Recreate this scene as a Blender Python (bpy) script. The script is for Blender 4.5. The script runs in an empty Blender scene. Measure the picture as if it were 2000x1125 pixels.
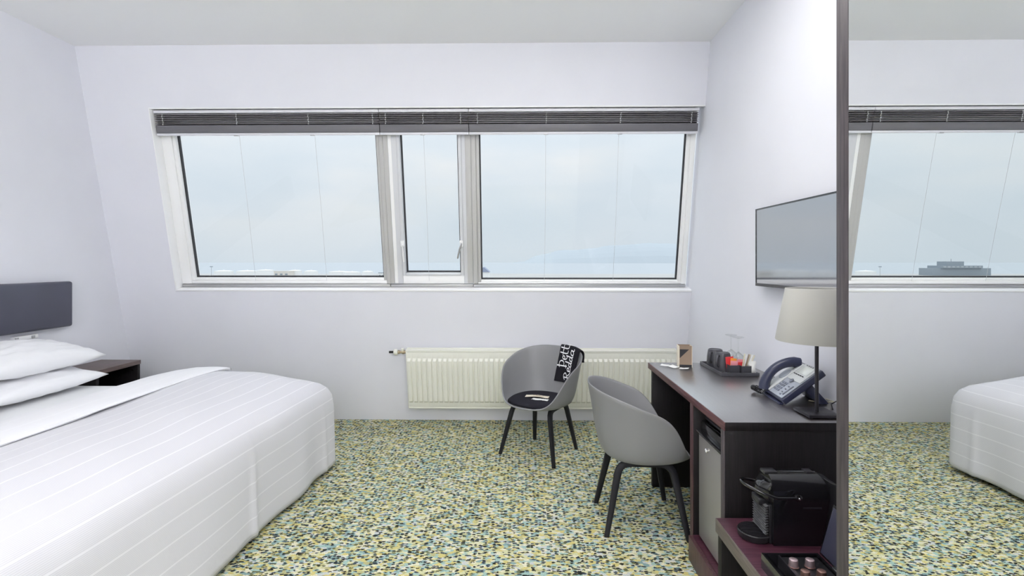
import bpy, bmesh, math, random
from mathutils import Vector, Matrix, noise
random.seed(7)
C = bpy.context.scene.collection
PI = math.pi
scene = bpy.context.scene

# ------------------------------------------------------------------ camera
cam = bpy.data.cameras.new('camera'); camo = bpy.data.objects.new('camera', cam); C.objects.link(camo)
cam.sensor_width = 36; cam.lens = 18.0; cam.shift_y = -0.02525; cam.clip_start = 0.02; cam.clip_end = 40000
camo.location = (0, 0, 1.38); camo.rotation_euler = (PI/2, 0, 0.016)
scene.camera = camo
# ------------------------------------------------------------------ exposure
scene.view_settings.view_transform = 'Standard'; scene.view_settings.look = 'None'
scene.view_settings.exposure = 0.09; scene.view_settings.gamma = 1.0; scene.view_settings.use_curve_mapping = False
scene.cycles.max_bounces = 14; scene.cycles.glossy_bounces = 8; scene.cycles.diffuse_bounces = 8; scene.cycles.transparent_max_bounces = 16
# ------------------------------------------------------------------ world: overcast sky
SKY = 1.0
wd = bpy.data.worlds.new('sky'); scene.world = wd; wd.use_nodes = True
nt = wd.node_tree; nt.nodes.clear()
o_ = nt.nodes.new('ShaderNodeOutputWorld'); bg = nt.nodes.new('ShaderNodeBackground'); bg.inputs[1].default_value = SKY
tc = nt.nodes.new('ShaderNodeTexCoord'); mp = nt.nodes.new('ShaderNodeMapping'); mp.inputs['Scale'].default_value = (1.6, 1.6, 5.0)
nz = nt.nodes.new('ShaderNodeTexNoise'); nz.inputs['Scale'].default_value = 1.7; nz.inputs['Detail'].default_value = 5; nz.inputs['Roughness'].default_value = .45
rp = nt.nodes.new('ShaderNodeValToRGB'); e = rp.color_ramp.elements
e[0].position = .34; e[0].color = (.64, .71, .775, 1); e[1].position = .66; e[1].color = (.79, .80, .81, 1)
x_ = e.new(.5); x_.color = (.70, .75, .80, 1)
nt.links.new(tc.outputs['Generated'], mp.inputs[0]); nt.links.new(mp.outputs[0], nz.inputs[0]); nt.links.new(nz.outputs[0], rp.inputs[0])
sxy = nt.nodes.new('ShaderNodeSeparateXYZ'); gr = nt.nodes.new('ShaderNodeMapRange'); gr.inputs[1].default_value = 0; gr.inputs[2].default_value = 1; gr.inputs[3].default_value = 1.0; gr.inputs[4].default_value = 3.0
gm = nt.nodes.new('ShaderNodeMath'); gm.operation = 'MULTIPLY'; gm.inputs[1].default_value = SKY            # overcast sky: brighter overhead than at the horizon
nt.links.new(tc.outputs['Generated'], sxy.inputs[0]); sq = nt.nodes.new('ShaderNodeMath'); sq.operation = 'MULTIPLY'; nt.links.new(sxy.outputs[2], sq.inputs[0]); nt.links.new(sxy.outputs[2], sq.inputs[1]); nt.links.new(sq.outputs[0], gr.inputs[0]); nt.links.new(gr.outputs[0], gm.inputs[0]); nt.links.new(gm.outputs[0], bg.inputs[1])
hz = nt.nodes.new('ShaderNodeMapRange'); hz.inputs[1].default_value = .0; hz.inputs[2].default_value = .16; hz.inputs[3].default_value = .75; hz.inputs[4].default_value = 0
mxh = nt.nodes.new('ShaderNodeMix'); mxh.data_type = 'RGBA'; mxh.inputs[7].default_value = (.635, .705, .77, 1)                       # haze colour towards the horizon
nt.links.new(sxy.outputs[2], hz.inputs[0]); nt.links.new(hz.outputs[0], mxh.inputs[0]); nt.links.new(rp.outputs[0], mxh.inputs[6]); nt.links.new(mxh.outputs[2], bg.inputs[0]); nt.links.new(bg.outputs[0], o_.inputs[0])
# ------------------------------------------------------------------ unseen fill lights, added overhead and behind the camera
def area(name, loc, rot, sx, sy, power, col=(1, 1, 1)):
    l = bpy.data.lights.new(name, 'AREA'); l.shape = 'RECTANGLE'; l.size = sx; l.size_y = sy; l.energy = power; l.color = col
    o = bpy.data.objects.new(name, l); C.objects.link(o); o.location = loc; o.rotation_euler = rot; return o
area('overhead_fill', (0.3, 2.0, 2.97), (0, 0, 0), 1.3, 1.3, 26, (1, .99, 1))  # added fill from above, out of view; not a fitting of the room
area('bounce_fill', (0.2, -1.6, 1.5), (math.radians(188), math.radians(-6), 0), 1.0, 1.2, 185, (1, .985, .99))  # added fill aimed upwards, brightens the room by ceiling bounce

# ================================================================== helpers
def obj(name, bm, mat, parent=None, smooth=None, loc=None):
    me = bpy.data.meshes.new(name)
    bmesh.ops.recalc_face_normals(bm, faces=bm.faces)
    bm.to_mesh(me); bm.free()
    for m in (mat if isinstance(mat, (list, tuple)) else [mat]): me.materials.append(m)
    if smooth is not None:
        for p in me.polygons: p.use_smooth = True
        me.set_sharp_from_angle(angle=math.radians(smooth))
    o = bpy.data.objects.new(name, me); C.objects.link(o)
    if parent: o.parent = parent
    if loc: o.location = loc
    return o
def thing(name, label, cat, loc=(0, 0, 0), rz=0, group=None):
    o = bpy.data.objects.new(name, None); C.objects.link(o); o.empty_display_size = .1
    o.location = loc; o.rotation_euler = (0, 0, rz); return tag(o, label, cat, group)
def tag(o, label, cat, group=None, kind=None):
    o['label'] = label
    if cat: o['category'] = cat
    if group: o['group'] = group
    if kind: o['kind'] = kind
    return o
def BM(): return bmesh.new()
def box(bm, x0, x1, y0, y1, z0, z1, bev=0, seg=2, mi=0, M=None):
    b2 = bmesh.new() if bev else bm
    vs = [b2.verts.new((x, y, z)) for z in (z0, z1) for x, y in ((x0, y0), (x1, y0), (x1, y1), (x0, y1))]
    fs = [b2.faces.new([vs[i] for i in q]) for q in ((3, 2, 1, 0), (4, 5, 6, 7), (0, 1, 5, 4), (1, 2, 6, 5), (2, 3, 7, 6), (3, 0, 4, 7))]
    if bev:
        bmesh.ops.bevel(b2, geom=list(b2.edges), offset=bev, segments=seg, profile=.5, affect='EDGES')
        merge(bm, b2, M, mi)
    else:
        for f in fs: f.material_index = mi
        if M:
            for v in vs: v.co = M @ v.co
    return bm
def merge(bm, b2, M=None, mi=0):
    mp_ = {}
    for v in b2.verts: mp_[v] = bm.verts.new(M @ v.co if M else v.co)
    for f in b2.faces:
        try:
            nf = bm.faces.new([mp_[v] for v in f.verts]); nf.material_index = mi
        except ValueError: pass
    b2.free()
def lathe(bm, prof, seg=28, c=(0, 0, 0), M=None, sx=1, sy=1):
    rings = []
    for r, z in prof:
        if r < 1e-6: rings.append([bm.verts.new((c[0], c[1], c[2]+z))])
        else: rings.append([bm.verts.new((c[0]+r*sx*math.cos(2*PI*i/seg), c[1]+r*sy*math.sin(2*PI*i/seg), c[2]+z)) for i in range(seg)])
    for a, b in zip(rings, rings[1:]):
        for i in range(seg):
            j = (i+1) % seg
            q = ([a[0]] if len(a) == 1 else [a[i], a[j]]) + ([b[0]] if len(b) == 1 else [b[j], b[i]])
            if len(q) > 2: bm.faces.new(q)
    if M:
        for r in rings:
            for v in r: v.co = M @ v.co
    return bm
def tube(bm, pts, r, seg=8, ry=None, up=(0, 0, 1), closed=False, cap=True, square=False):
    """sweep a round (or squared) section along points; r may be a list; ry = second half-width"""
    P = [Vector(p) for p in pts]; n = len(P); rings = []
    R = r if isinstance(r, (list, tuple)) else [r]*n
    RY = R if ry is None else (ry if isinstance(ry, (list, tuple)) else [ry]*n)
    U = Vector(up)
    for i in range(n):
        if closed: t = P[(i+1) % n]-P[i-1]
        else: t = P[min(i+1, n-1)]-P[max(i-1, 0)]
        t.normalize(); s = t.cross(U)
        if s.length < 1e-4: s = t.cross(Vector((0, 1, 0)))
        s.normalize(); w = s.cross(t).normalized()
        ring = []
        for k in range(seg):
            a = 2*PI*k/seg + (PI/seg if square else 0)
            ca_, sa_ = math.cos(a), math.sin(a)
            if square:
                ca_ = math.copysign(abs(ca_)**.3, ca_); sa_ = math.copysign(abs(sa_)**.3, sa_)
            ring.append(bm.verts.new(P[i]+s*R[i]*ca_+w*RY[i]*sa_))
        rings.append(ring)
    for i in range(n if closed else n-1):
        a, b = rings[i], rings[(i+1) % n]
        for k in range(seg): bm.faces.new((a[k], a[(k+1) % seg], b[(k+1) % seg], b[k]))
    if cap and not closed: bm.faces.new(rings[0][::-1]); bm.faces.new(rings[-1])
    return bm
def grid(bm, nu, nv, fn, uvfn=None, wrap=False):
    vs = [[bm.verts.new(fn(i/(nu-1), j/(nv-1))) for j in range(nv)] for i in range(nu)]
    uvl = bm.loops.layers.uv.verify() if uvfn else None
    for i in range(nu-1):
        for j in range(nv-1):
            f = bm.faces.new((vs[i][j], vs[i+1][j], vs[i+1][j+1], vs[i][j+1]))
            if uvfn:
                for lp, (a, b) in zip(f.loops, ((i, j), (i+1, j), (i+1, j+1), (i, j+1))): lp[uvl].uv = uvfn(a/(nu-1), b/(nv-1))
    return vs
def prism(bm, poly, y0, y1, bev=0, mi=0, M=None, seg=2):
    """polygon in x,z extruded along y"""
    b2 = bmesh.new()
    a = [b2.verts.new((x, y0, z)) for x, z in poly]; b = [b2.verts.new((x, y1, z)) for x, z in poly]
    b2.faces.new(a); b2.faces.new(b[::-1]); n = len(poly)
    for i in range(n): b2.faces.new((a[i], b[i], b[(i+1) % n], a[(i+1) % n]))
    bmesh.ops.recalc_face_normals(b2, faces=b2.faces)
    if bev:
        es = [e for e in b2.edges if len(e.link_faces) == 2 and e.calc_face_angle() > .6]
        bmesh.ops.bevel(b2, geom=es, offset=bev, segments=seg, profile=.5, affect='EDGES')
    merge(bm, b2, M, mi); return bm
def copy_tree(o, parent=None):
    c = o.copy(); C.objects.link(c); c.parent = parent
    for ch in o.children: copy_tree(ch, c)
    return c
def lerp_table(t, x):
    for (x0, y0), (x1, y1) in zip(t, t[1:]):
        if x <= x1:
            k = max(0, (x-x0)/(x1-x0)); return y0+(y1-y0)*k
    return t[-1][1]

# ================================================================== materials
def srgb(r, g, b): return tuple(((c/255)/12.92 if c/255 <= .04045 else ((c/255+.055)/1.055)**2.4) for c in (r, g, b))+(1,)
def mat(name, col, rough=.6, metal=0, spec=.5, bump=0, bscale=200, var=0, vscale=6, ior=None, coat=0):
    m = bpy.data.materials.new(name); m.use_nodes = True; n = m.node_tree.nodes; L = m.node_tree.links; p = n['Principled BSDF']
    if len(col) == 3: col = (*col, 1)
    p.inputs['Base Color'].default_value = col; p.inputs['Roughness'].default_value = rough; p.inputs['Metallic'].default_value = metal
    p.inputs['Specular IOR Level'].default_value = spec
    if ior: p.inputs['IOR'].default_value = ior
    if coat: p.inputs['Coat Weight'].default_value = coat; p.inputs['Coat Roughness'].default_value = .08
    t = n.new('ShaderNodeTexCoord')
    if bump:
        z = n.new('ShaderNodeTexNoise'); z.inputs['Scale'].default_value = bscale; z.inputs['Detail'].default_value = 3
        b = n.new('ShaderNodeBump'); b.inputs['Strength'].default_value = bump; b.inputs['Distance'].default_value = .002
        L.new(t.outputs['Object'], z.inputs[0]); L.new(z.outputs[0], b.inputs['Height']); L.new(b.outputs[0], p.inputs['Normal'])
    if var:
        z = n.new('ShaderNodeTexNoise'); z.inputs['Scale'].default_value = vscale; z.inputs['Detail'].default_value = 4
        r = n.new('ShaderNodeMapRange'); r.inputs[1].default_value = .3; r.inputs[2].default_value = .7; r.inputs[3].default_value = 1-var; r.inputs[4].default_value = 1+var
        mx = n.new('ShaderNodeMix'); mx.data_type = 'RGBA'; mx.blend_type = 'MULTIPLY'; mx.inputs[0].default_value = 1; mx.inputs[6].default_value = col
        L.new(t.outputs['Object'], z.inputs[0]); L.new(z.outputs[0], r.inputs[0]); L.new(r.outputs[0], mx.inputs[7]); L.new(mx.outputs[2], p.inputs['Base Color'])
    return m
def wood(name, c1, c2, axis='Y', rough=.35, spec=.5, bump=.25, scale=1.0, ior=1.5, coat=0):
    m = bpy.data.materials.new(name); m.use_nodes = True; n = m.node_tree.nodes; L = m.node_tree.links; p = n['Principled BSDF']
    t = n.new('ShaderNodeTexCoord'); mp = n.new('ShaderNodeMapping')
    s = {'X': (3, 60, 60), 'Y': (60, 3, 60), 'Z': (60, 60, 3)}[axis]; mp.inputs['Scale'].default_value = [k*scale for k in s]
    z = n.new('ShaderNodeTexNoise'); z.inputs['Scale'].default_value = 2.2; z.inputs['Detail'].default_value = 6; z.inputs['Roughness'].default_value = .65
    r = n.new('ShaderNodeValToRGB'); r.color_ramp.elements[0].position = .38; r.color_ramp.elements[1].position = .66
    r.color_ramp.elements[0].color = c1; r.color_ramp.elements[1].color = c2
    b = n.new('ShaderNodeBump'); b.inputs['Strength'].default_value = bump; b.inputs['Distance'].default_value = .0015
    L.new(t.outputs['Object'], mp.inputs[0]); L.new(mp.outputs[0], z.inputs[0]); L.new(z.outputs[0], r.inputs[0]); L.new(r.outputs[0], p.inputs['Base Color'])
    L.new(z.outputs[0], b.inputs['Height']); L.new(b.outputs[0], p.inputs['Normal'])
    p.inputs['Roughness'].default_value = rough; p.inputs['Specular IOR Level'].default_value = spec; p.inputs['IOR'].default_value = ior
    p.inputs['Coat Weight'].default_value = coat; p.inputs['Coat IOR'].default_value = 2.5; p.inputs['Coat Roughness'].default_value = .26
    return m
def thin_glass(name, tint=(.97, .985, .99, 1), refl=.06):
    m = bpy.data.materials.new(name); m.use_nodes = True; n = m.node_tree.nodes; L = m.node_tree.links; n.clear()
    o = n.new('ShaderNodeOutputMaterial'); a = n.new('ShaderNodeBsdfTransparent'); g = n.new('ShaderNodeBsdfGlossy'); mx = n.new('ShaderNodeMixShader'); lw = n.new('ShaderNodeLayerWeight')
    a.inputs[0].default_value = tint; g.inputs['Roughness'].default_value = .02; lw.inputs[0].default_value = .5
    pw = n.new('ShaderNodeMath'); pw.operation = 'POWER'; pw.inputs[1].default_value = 4; ml = n.new('ShaderNodeMath'); ml.operation = 'MULTIPLY_ADD'; ml.inputs[1].default_value = refl*5; ml.inputs[2].default_value = .018
    L.new(lw.outputs['Facing'], pw.inputs[0]); L.new(pw.outputs[0], ml.inputs[0]); L.new(ml.outputs[0], mx.inputs[0]); L.new(a.outputs[0], mx.inputs[1]); L.new(g.outputs[0], mx.inputs[2]); L.new(mx.outputs[0], o.inputs[0])
    return m
def carpet_mat():
    m = bpy.data.materials.new('patterned_carpet'); m.use_nodes = True; n = m.node_tree.nodes; L = m.node_tree.links; p = n['Principled BSDF']
    t = n.new('ShaderNodeTexCoord')
    wz = n.new('ShaderNodeTexNoise'); wz.inputs['Scale'].default_value = 90; wz.inputs['Detail'].default_value = 2
    vm = n.new('ShaderNodeVectorMath'); vm.operation = 'SCALE'; vm.inputs['Scale'].default_value = .016
    va = n.new('ShaderNodeVectorMath'); va.operation = 'ADD'
    L.new(t.outputs['Object'], wz.inputs[0]); L.new(wz.outputs['Color'], vm.inputs[0]); L.new(t.outputs['Object'], va.inputs[0]); L.new(vm.outputs[0], va.inputs[1])
    def cells(sx, sy, off):
        mp = n.new('ShaderNodeMapping'); mp.inputs['Scale'].default_value = (sx, sy, 1); mp.inputs['Location'].default_value = (off, off*.7, 0); L.new(va.outputs[0], mp.inputs[0])
        v = n.new('ShaderNodeTexVoronoi'); v.voronoi_dimensions = '2D'; v.inputs['Scale'].default_value = 1; L.new(mp.outputs[0], v.inputs[0])
        sp = n.new('ShaderNodeSeparateColor'); L.new(v.outputs['Color'], sp.inputs[0]); return v, sp
    # pale tufts of yellow, cream and aqua
    v1, sp1 = cells(46, 74, 0)
    r0 = n.new('ShaderNodeValToRGB'); r0.color_ramp.interpolation = 'CONSTANT'
    cols = [(0, srgb(210, 198, 130)), (.20, srgb(164, 192, 184)), (.36, srgb(210, 210, 168)), (.54, srgb(224, 220, 194)), (.70, srgb(186, 182, 134)), (.82, srgb(200, 204, 202)), (.91, srgb(138, 166, 166))]
    el = r0.color_ramp.elements; el[0].position = 0; el[0].color = cols[0][1]; el[1].position = cols[1][0]; el[1].color = cols[1][1]
    for q, c in cols[2:]: k = el.new(q); k.color = c
    L.new(sp1.outputs[0], r0.inputs[0])
    # small dark dashes, each inside a cell of its own
    v2, sp2 = cells(44, 84, 7.3)
    c1 = n.new('ShaderNodeMath'); c1.operation = 'LESS_THAN'; c1.inputs[1].default_value = .52; L.new(sp2.outputs[0], c1.inputs[0])
    c2_ = n.new('ShaderNodeMapRange'); c2_.inputs[1].default_value = .40; c2_.inputs[2].default_value = .54; c2_.inputs[3].default_value = 1; c2_.inputs[4].default_value = 0; jn = n.new('ShaderNodeTexNoise'); jn.inputs['Scale'].default_value = 38; L.new(t.outputs['Object'], jn.inputs[0])
    ja = n.new('ShaderNodeMath'); ja.operation = 'MULTIPLY_ADD'; ja.inputs[1].default_value = .9; ja.inputs[2].default_value = -.42; L.new(jn.outputs[0], ja.inputs[0])
    jb = n.new('ShaderNodeMath'); jb.operation = 'ADD'; L.new(v2.outputs['Distance'], jb.inputs[0]); L.new(ja.outputs[0], jb.inputs[1]); L.new(jb.outputs[0], c2_.inputs[0])
    c3 = n.new('ShaderNodeMath'); c3.operation = 'MULTIPLY'; L.new(c1.outputs[0], c3.inputs[0]); L.new(c2_.outputs[0], c3.inputs[1])
    dk_ = n.new('ShaderNodeValToRGB'); dk_.color_ramp.interpolation = 'CONSTANT'; el = dk_.color_ramp.elements; el[0].position = 0; el[0].color = srgb(46, 48, 46); el[1].position = .5; el[1].color = srgb(66, 78, 88)
    k = el.new(.78); k.color = srgb(104, 108, 74); L.new(sp2.outputs[1], dk_.inputs[0])
    r = n.new('ShaderNodeMix'); r.data_type = 'RGBA'; L.new(c3.outputs[0], r.inputs[0]); L.new(r0.outputs[0], r.inputs[6]); L.new(dk_.outputs[0], r.inputs[7])
    # woven rows running along x
    sx = n.new('ShaderNodeSeparateXYZ'); L.new(t.outputs['Object'], sx.inputs[0])
    mu = n.new('ShaderNodeMath'); mu.operation = 'MULTIPLY'; mu.inputs[1].default_value = 2*PI/.0085; L.new(sx.outputs[1], mu.inputs[0])
    si = n.new('ShaderNodeMath'); si.operation = 'SINE'; L.new(mu.outputs[0], si.inputs[0])
    mr = n.new('ShaderNodeMapRange'); mr.inputs[1].default_value = -1; mr.inputs[2].default_value = 1; mr.inputs[3].default_value = .80; mr.inputs[4].default_value = 1.08; L.new(si.outputs[0], mr.inputs[0])
    fz = n.new('ShaderNodeTexNoise'); fz.inputs['Scale'].default_value = 260; L.new(t.outputs['Object'], fz.inputs[0])
    fr = n.new('ShaderNodeMapRange'); fr.inputs[1].default_value = .3; fr.inputs[2].default_value = .7; fr.inputs[3].default_value = .72; fr.inputs[4].default_value = 1.22; L.new(fz.outputs[0], fr.inputs[0])
    m1 = n.new('ShaderNodeMath'); m1.operation = 'MULTIPLY'; L.new(mr.outputs[0], m1.inputs[0]); L.new(fr.outputs[0], m1.inputs[1])
    mx = n.new('ShaderNodeMix'); mx.data_type = 'RGBA'; mx.blend_type = 'MULTIPLY'; mx.inputs[0].default_value = 1
    L.new(r.outputs[2], mx.inputs[6]); L.new(m1.outputs[0], mx.inputs[7]); L.new(mx.outputs[2], p.inputs['Base Color'])
    b = n.new('ShaderNodeBump'); b.inputs['Strength'].default_value = .5; b.inputs['Distance'].default_value = .003
    L.new(m1.outputs[0], b.inputs['Height']); L.new(b.outputs[0], p.inputs['Normal'])
    p.inputs['Roughness'].default_value = .95; p.inputs['Specular IOR Level'].default_value = .1
    return m
def stripe_cloth(name, base, band, period=.085, width=.10, fine=True):
    """damask stripes across UV.x (metres along the bed)"""
    m = bpy.data.materials.new(name); m.use_nodes = True; n = m.node_tree.nodes; L = m.node_tree.links; p = n['Principled BSDF']
    t = n.new('ShaderNodeTexCoord'); s = n.new('ShaderNodeSeparateXYZ'); L.new(t.outputs['UV'], s.inputs[0])
    d = n.new('ShaderNodeMath'); d.operation = 'DIVIDE'; d.inputs[1].default_value = period; L.new(s.outputs[0], d.inputs[0])
    f = n.new('ShaderNodeMath'); f.operation = 'FRACT'; L.new(d.outputs[0], f.inputs[0])
    r = n.new('ShaderNodeValToRGB'); el = r.color_ramp.elements
    el[0].position = 0; el[0].color = (0, 0, 0, 1); el[1].position = .97; el[1].color = (0, 0, 0, 1)
    a = el.new(1-width-.05); a.color = (0, 0, 0, 1); a = el.new(1-width); a.color = (1, 1, 1, 1); a = el.new(.94); a.color = (1, 1, 1, 1)
    L.new(f.outputs[0], r.inputs[0])
    d2 = n.new('ShaderNodeMath'); d2.operation = 'MULTIPLY'; d2.inputs[1].default_value = 2*PI*14/period; L.new(s.outputs[0], d2.inputs[0])
    sn = n.new('ShaderNodeMath'); sn.operation = 'SINE'; L.new(d2.outputs[0], sn.inputs[0])
    mr = n.new('ShaderNodeMapRange'); mr.inputs[1].default_value = -1; mr.inputs[2].default_value = 1; mr.inputs[3].default_value = .86 if fine else 1; mr.inputs[4].default_value = 1.0; L.new(sn.outputs[0], mr.inputs[0])
    bc = n.new('ShaderNodeMix'); bc.data_type = 'RGBA'; bc.blend_type = 'MULTIPLY'; bc.inputs[0].default_value = 1; bc.inputs[6].default_value = base; L.new(mr.outputs[0], bc.inputs[7])
    mx = n.new('ShaderNodeMix'); mx.data_type = 'RGBA'; L.new(r.outputs[0], mx.inputs[0]); L.new(bc.outputs[2], mx.inputs[6]); mx.inputs[7].default_value = band
    L.new(mx.outputs[2], p.inputs['Base Color'])
    z = n.new('ShaderNodeTexNoise'); z.inputs['Scale'].default_value = 9; z.inputs['Detail'].default_value = 4; L.new(t.outputs['Object'], z.inputs[0])
    b = n.new('ShaderNodeBump'); b.inputs['Strength'].default_value = .35; b.inputs['Distance'].default_value = .01; L.new(z.outputs[0], b.inputs['Height']); L.new(b.outputs[0], p.inputs['Normal'])
    p.inputs['Roughness'].default_value = .8; p.inputs['Specular IOR Level'].default_value = .2; p.inputs['Sheen Weight'].default_value = .1
    return m

M = dict(
    wall=mat('white_wall_paint', (.79, .795, .845), .85, bump=.08, bscale=180, var=.012, vscale=3, spec=.2),
    ceil=mat('white_ceiling_paint', (.88, .88, .89), .9, spec=.2),
    gloss=mat('white_gloss_paint', (.93, .93, .93), .35),
    frame=mat('white_window_frame', (.92, .92, .91), .4),
    mull=mat('grey_mullion_cover', (.52, .515, .50), .45),
    sash=mat('pale_grey_sash', (.66, .67, .69), .4),
    alu=mat('grey_aluminium', (.52, .52, .53), .3, metal=.8),
    gasket=mat('black_rubber_gasket', (.03, .03, .035), .6),
    glass=thin_glass('window_glass'),
    carpet=carpet_mat(),
    slat=mat('dark_grey_slat', (.20, .19, .205), .4),
    brail=mat('grey_blind_rail', (.16, .155, .17), .45),
    railw=mat('white_blind_rail', (.74, .74, .78), .4),
    cord=mat('pale_cord', (.55, .55, .57), .6),
    desk=wood('espresso_desk_top', srgb(40, 32, 34), srgb(64, 52, 54), 'Y', .28, .5, 1.0, ior=4.2, coat=1, scale=1.6),
    espx=wood('espresso_wood_front', srgb(18, 15, 17), srgb(30, 26, 28), 'Z', .5, .3, .12),
    edge=wood('reddish_wenge_edge', srgb(70, 40, 44), srgb(112, 76, 76), 'Y', .45, .5, .4),
    edgez=wood('reddish_wenge_edge_upright', srgb(66, 42, 46), srgb(96, 68, 70), 'Z', .4, .5, .3),
    bench=wood('wenge_bench_top', srgb(58, 26, 40), srgb(92, 54, 66), 'X', .3, .7, .3),
    bedge=wood('grey_brown_wenge_edge', srgb(84, 74, 72), srgb(120, 110, 104), 'Y', .4, .5, .3),
    post=wood('grey_brown_wenge_panel', srgb(62, 56, 60), srgb(92, 84, 86), 'Z', .45, .5, .25),
    night=wood('brown_wenge_top', srgb(84, 70, 68), srgb(120, 102, 98), 'Y', .4, .5, .25),
    black=mat('black_plastic', (.014, .014, .016), .35),
    gblack=mat('glossy_black_plastic', (.008, .008, .01), .12, coat=.5),
    chrome=mat('chrome', (.75, .75, .76), .15, metal=1),
    brass=mat('brass', (.6, .5, .35), .25, metal=1),
    door=mat('grey_metal_door', (.40, .385, .38), .38, metal=.55, bump=.05),
    shell=mat('grey_moulded_plastic', (.245, .245, .252), .42, spec=.4),
    pad=mat('charcoal_fabric', (.022, .021, .028), .95, bump=.3, bscale=600, spec=.15),
    leg=mat('black_stained_wood', (.012, .012, .015), .55, spec=.3),
    rad=mat('cream_radiator_enamel', (.82, .82, .74), .35),
    navy=mat('navy_black_leather', (.05, .052, .085), .32, spec=.9, bump=.2, bscale=350, var=.12, vscale=5),
    piping=mat('dark_red_piping', (.12, .02, .025), .5),
    sheet=mat('white_cotton_sheet', (.86, .865, .87), .85, bump=.25, bscale=14, spec=.2),
    pillow=mat('white_pillow_cotton', (.87, .87, .885), .85, bump=.3, bscale=11, spec=.2),
    duvet=stripe_cloth('striped_white_damask', (.72, .715, .75, 1), (.775, .77, .80, 1)),
    fold=stripe_cloth('white_damask_underside', (.85, .85, .87, 1), (.88, .88, .90, 1), fine=False),
    mirror=mat('silvered_mirror', (.895, .91, .90), 0.0, metal=1),
    screen=mat('glossy_dark_screen', (.06, .06, .095), .06, spec=.8, ior=3.6),
    shade=mat('cream_fabric_shade', (.56, .55, .515), .85, bump=.15, bscale=500),
    dmetal=mat('dark_bronze_metal', (.045, .042, .05), .35, metal=.6),
    phone=mat('dark_navy_plastic', (.035, .04, .08), .3),
    face=mat('silver_blue_plastic', (.38, .41, .47), .4),
    facel=mat('pale_silver_plastic', (.62, .64, .64), .35),
    lcd=mat('pale_lcd', (.68, .71, .68), .2),
    key=mat('grey_key', (.22, .24, .29), .4),
    ribp=mat('ribbed_dark_plastic', (.10, .10, .105), .3),
    mug=mat('matt_black_ceramic', (.06, .06, .07), .3),
    wine=thin_glass('clear_glass', (.975, .98, .98, 1), .30),
    paper=mat('white_paper', (.82, .82, .80), .8),
    kraft=mat('brown_card', (.30, .22, .16), .8),
    cream=mat('cream_paper', (.80, .72, .58), .8),
    dark=mat('dark_print', (.03, .03, .035), .7),
    red=mat('red_sachet', (.70, .045, .05), .4), orange=mat('orange_sachet', (.85, .33, .05), .4),
    pink=mat('pink_sachet', (.80, .30, .34), .4), white=mat('white_sachet', (.80, .80, .76), .5), beige=mat('beige_stick', (.66, .62, .46), .6),
    clear=thin_glass('clear_film', (.93, .94, .92, 1), .2),
    pod=mat('pinkish_foil', (.62, .48, .50), .3, metal=.75), podb=mat('bronze_foil', (.34, .20, .17), .3, metal=.75),
    lid=mat('navy_lid_lining', (.045, .045, .075), .3),
    tote=mat('black_tote_canvas', (.018, .017, .022), .9, bump=.3, bscale=500, spec=.15),
    print=mat('white_lettering', (.85, .85, .87), .7),
    tank=mat('white_tank_paint', (.85, .85, .84), .6), tan=mat('pale_render', (.74, .70, .64), .8),
    land=mat('pale_ground', (.475, .465, .45), .9, var=.06, vscale=.03), sea=mat('haze_tinted_sea', (.465, .492, .518), .9, spec=.05),  # haze over land and sea is put into these pale colours
    hill=mat('haze_tinted_hill', (.455, .495, .53), .95, spec=.05), slate=mat('grey_blue_building', (.30, .34, .38), .7), blueroof=mat('blue_roof', (.30, .34, .46), .7), rust=mat('red_brown_roof', (.5, .3, .26), .7),  # hill: distance haze is put into its pale blue-grey colour
)

# ================================================================== setting
XL, XR, YR, ZC, YB = -3.356, 1.402, -2.6, 3.008, 4.47
K = .222; AL = math.atan(K); CA, SA = math.cos(AL), math.sin(AL)
def S(u, v, w): return Vector((u, YB - v*SA + w*CA, v*CA + w*SA))   # on the leaning wall: along, up the slope, outward
def on_slope(o, u=0, v=0, w=0): o.location = S(u, v, w); o.rotation_euler = (AL, 0, 0); return o
def struct(name, bm, m, label, parent=None, smooth=None):
    o = obj(name, bm, m, parent, smooth)
    if not parent: tag(o, label, None, kind='structure')
    return o
def side_wall(x0, x1):
    # a slab whose far edge follows the leaning wall
    bm = BM(); W = .15; P = [(YR-.2, 0), (YB+W/CA, 0), (YB+W/CA-K*ZC, ZC), (YR-.2, ZC)]
    a = [bm.verts.new((x0, y, z)) for y, z in P]; b = [bm.verts.new((x1, y, z)) for y, z in P]
    bm.faces.new(a); bm.faces.new(b[::-1])
    for i in range(4): bm.faces.new((a[i], b[i], b[(i+1) % 4], a[(i+1) % 4]))
    return bm
struct('floor', box(BM(), XL-.2, XR+.2, YR-.2, 5.0, -.12, 0), M['carpet'], 'mottled yellow, teal and navy woven carpet')
struct('ceiling', box(BM(), XL-.2, XR+.2, YR-.2, 4.2, ZC, ZC+.2), M['ceil'], 'plain white ceiling')
struct('wall_left', side_wall(XL-.2, XL), M['wall'], 'plain white wall behind the bed')
struct('wall_right', side_wall(XR, XR+.2), M['wall'], 'white wall behind desk and television')
struct('wall_rear', box(BM(), XL, XR, YR-.2, YR, 0, ZC), M['wall'], 'white wall behind the viewer')
U0, U1, V0, V1 = -2.865, XR, 1.166, 2.632
bm = BM(); D = .26; VT = (ZC+.0)/CA
for a in ((XL, XR, 0, D, -.03, V0), (XL, XR, 0, D, V1, VT+.05), (XL, U0, 0, D, V0, V1)): box(bm, *a)
w = struct('wall_back', bm, M['wall'], 'white sloping mansard wall with the wide window'); on_slope(w)
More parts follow.
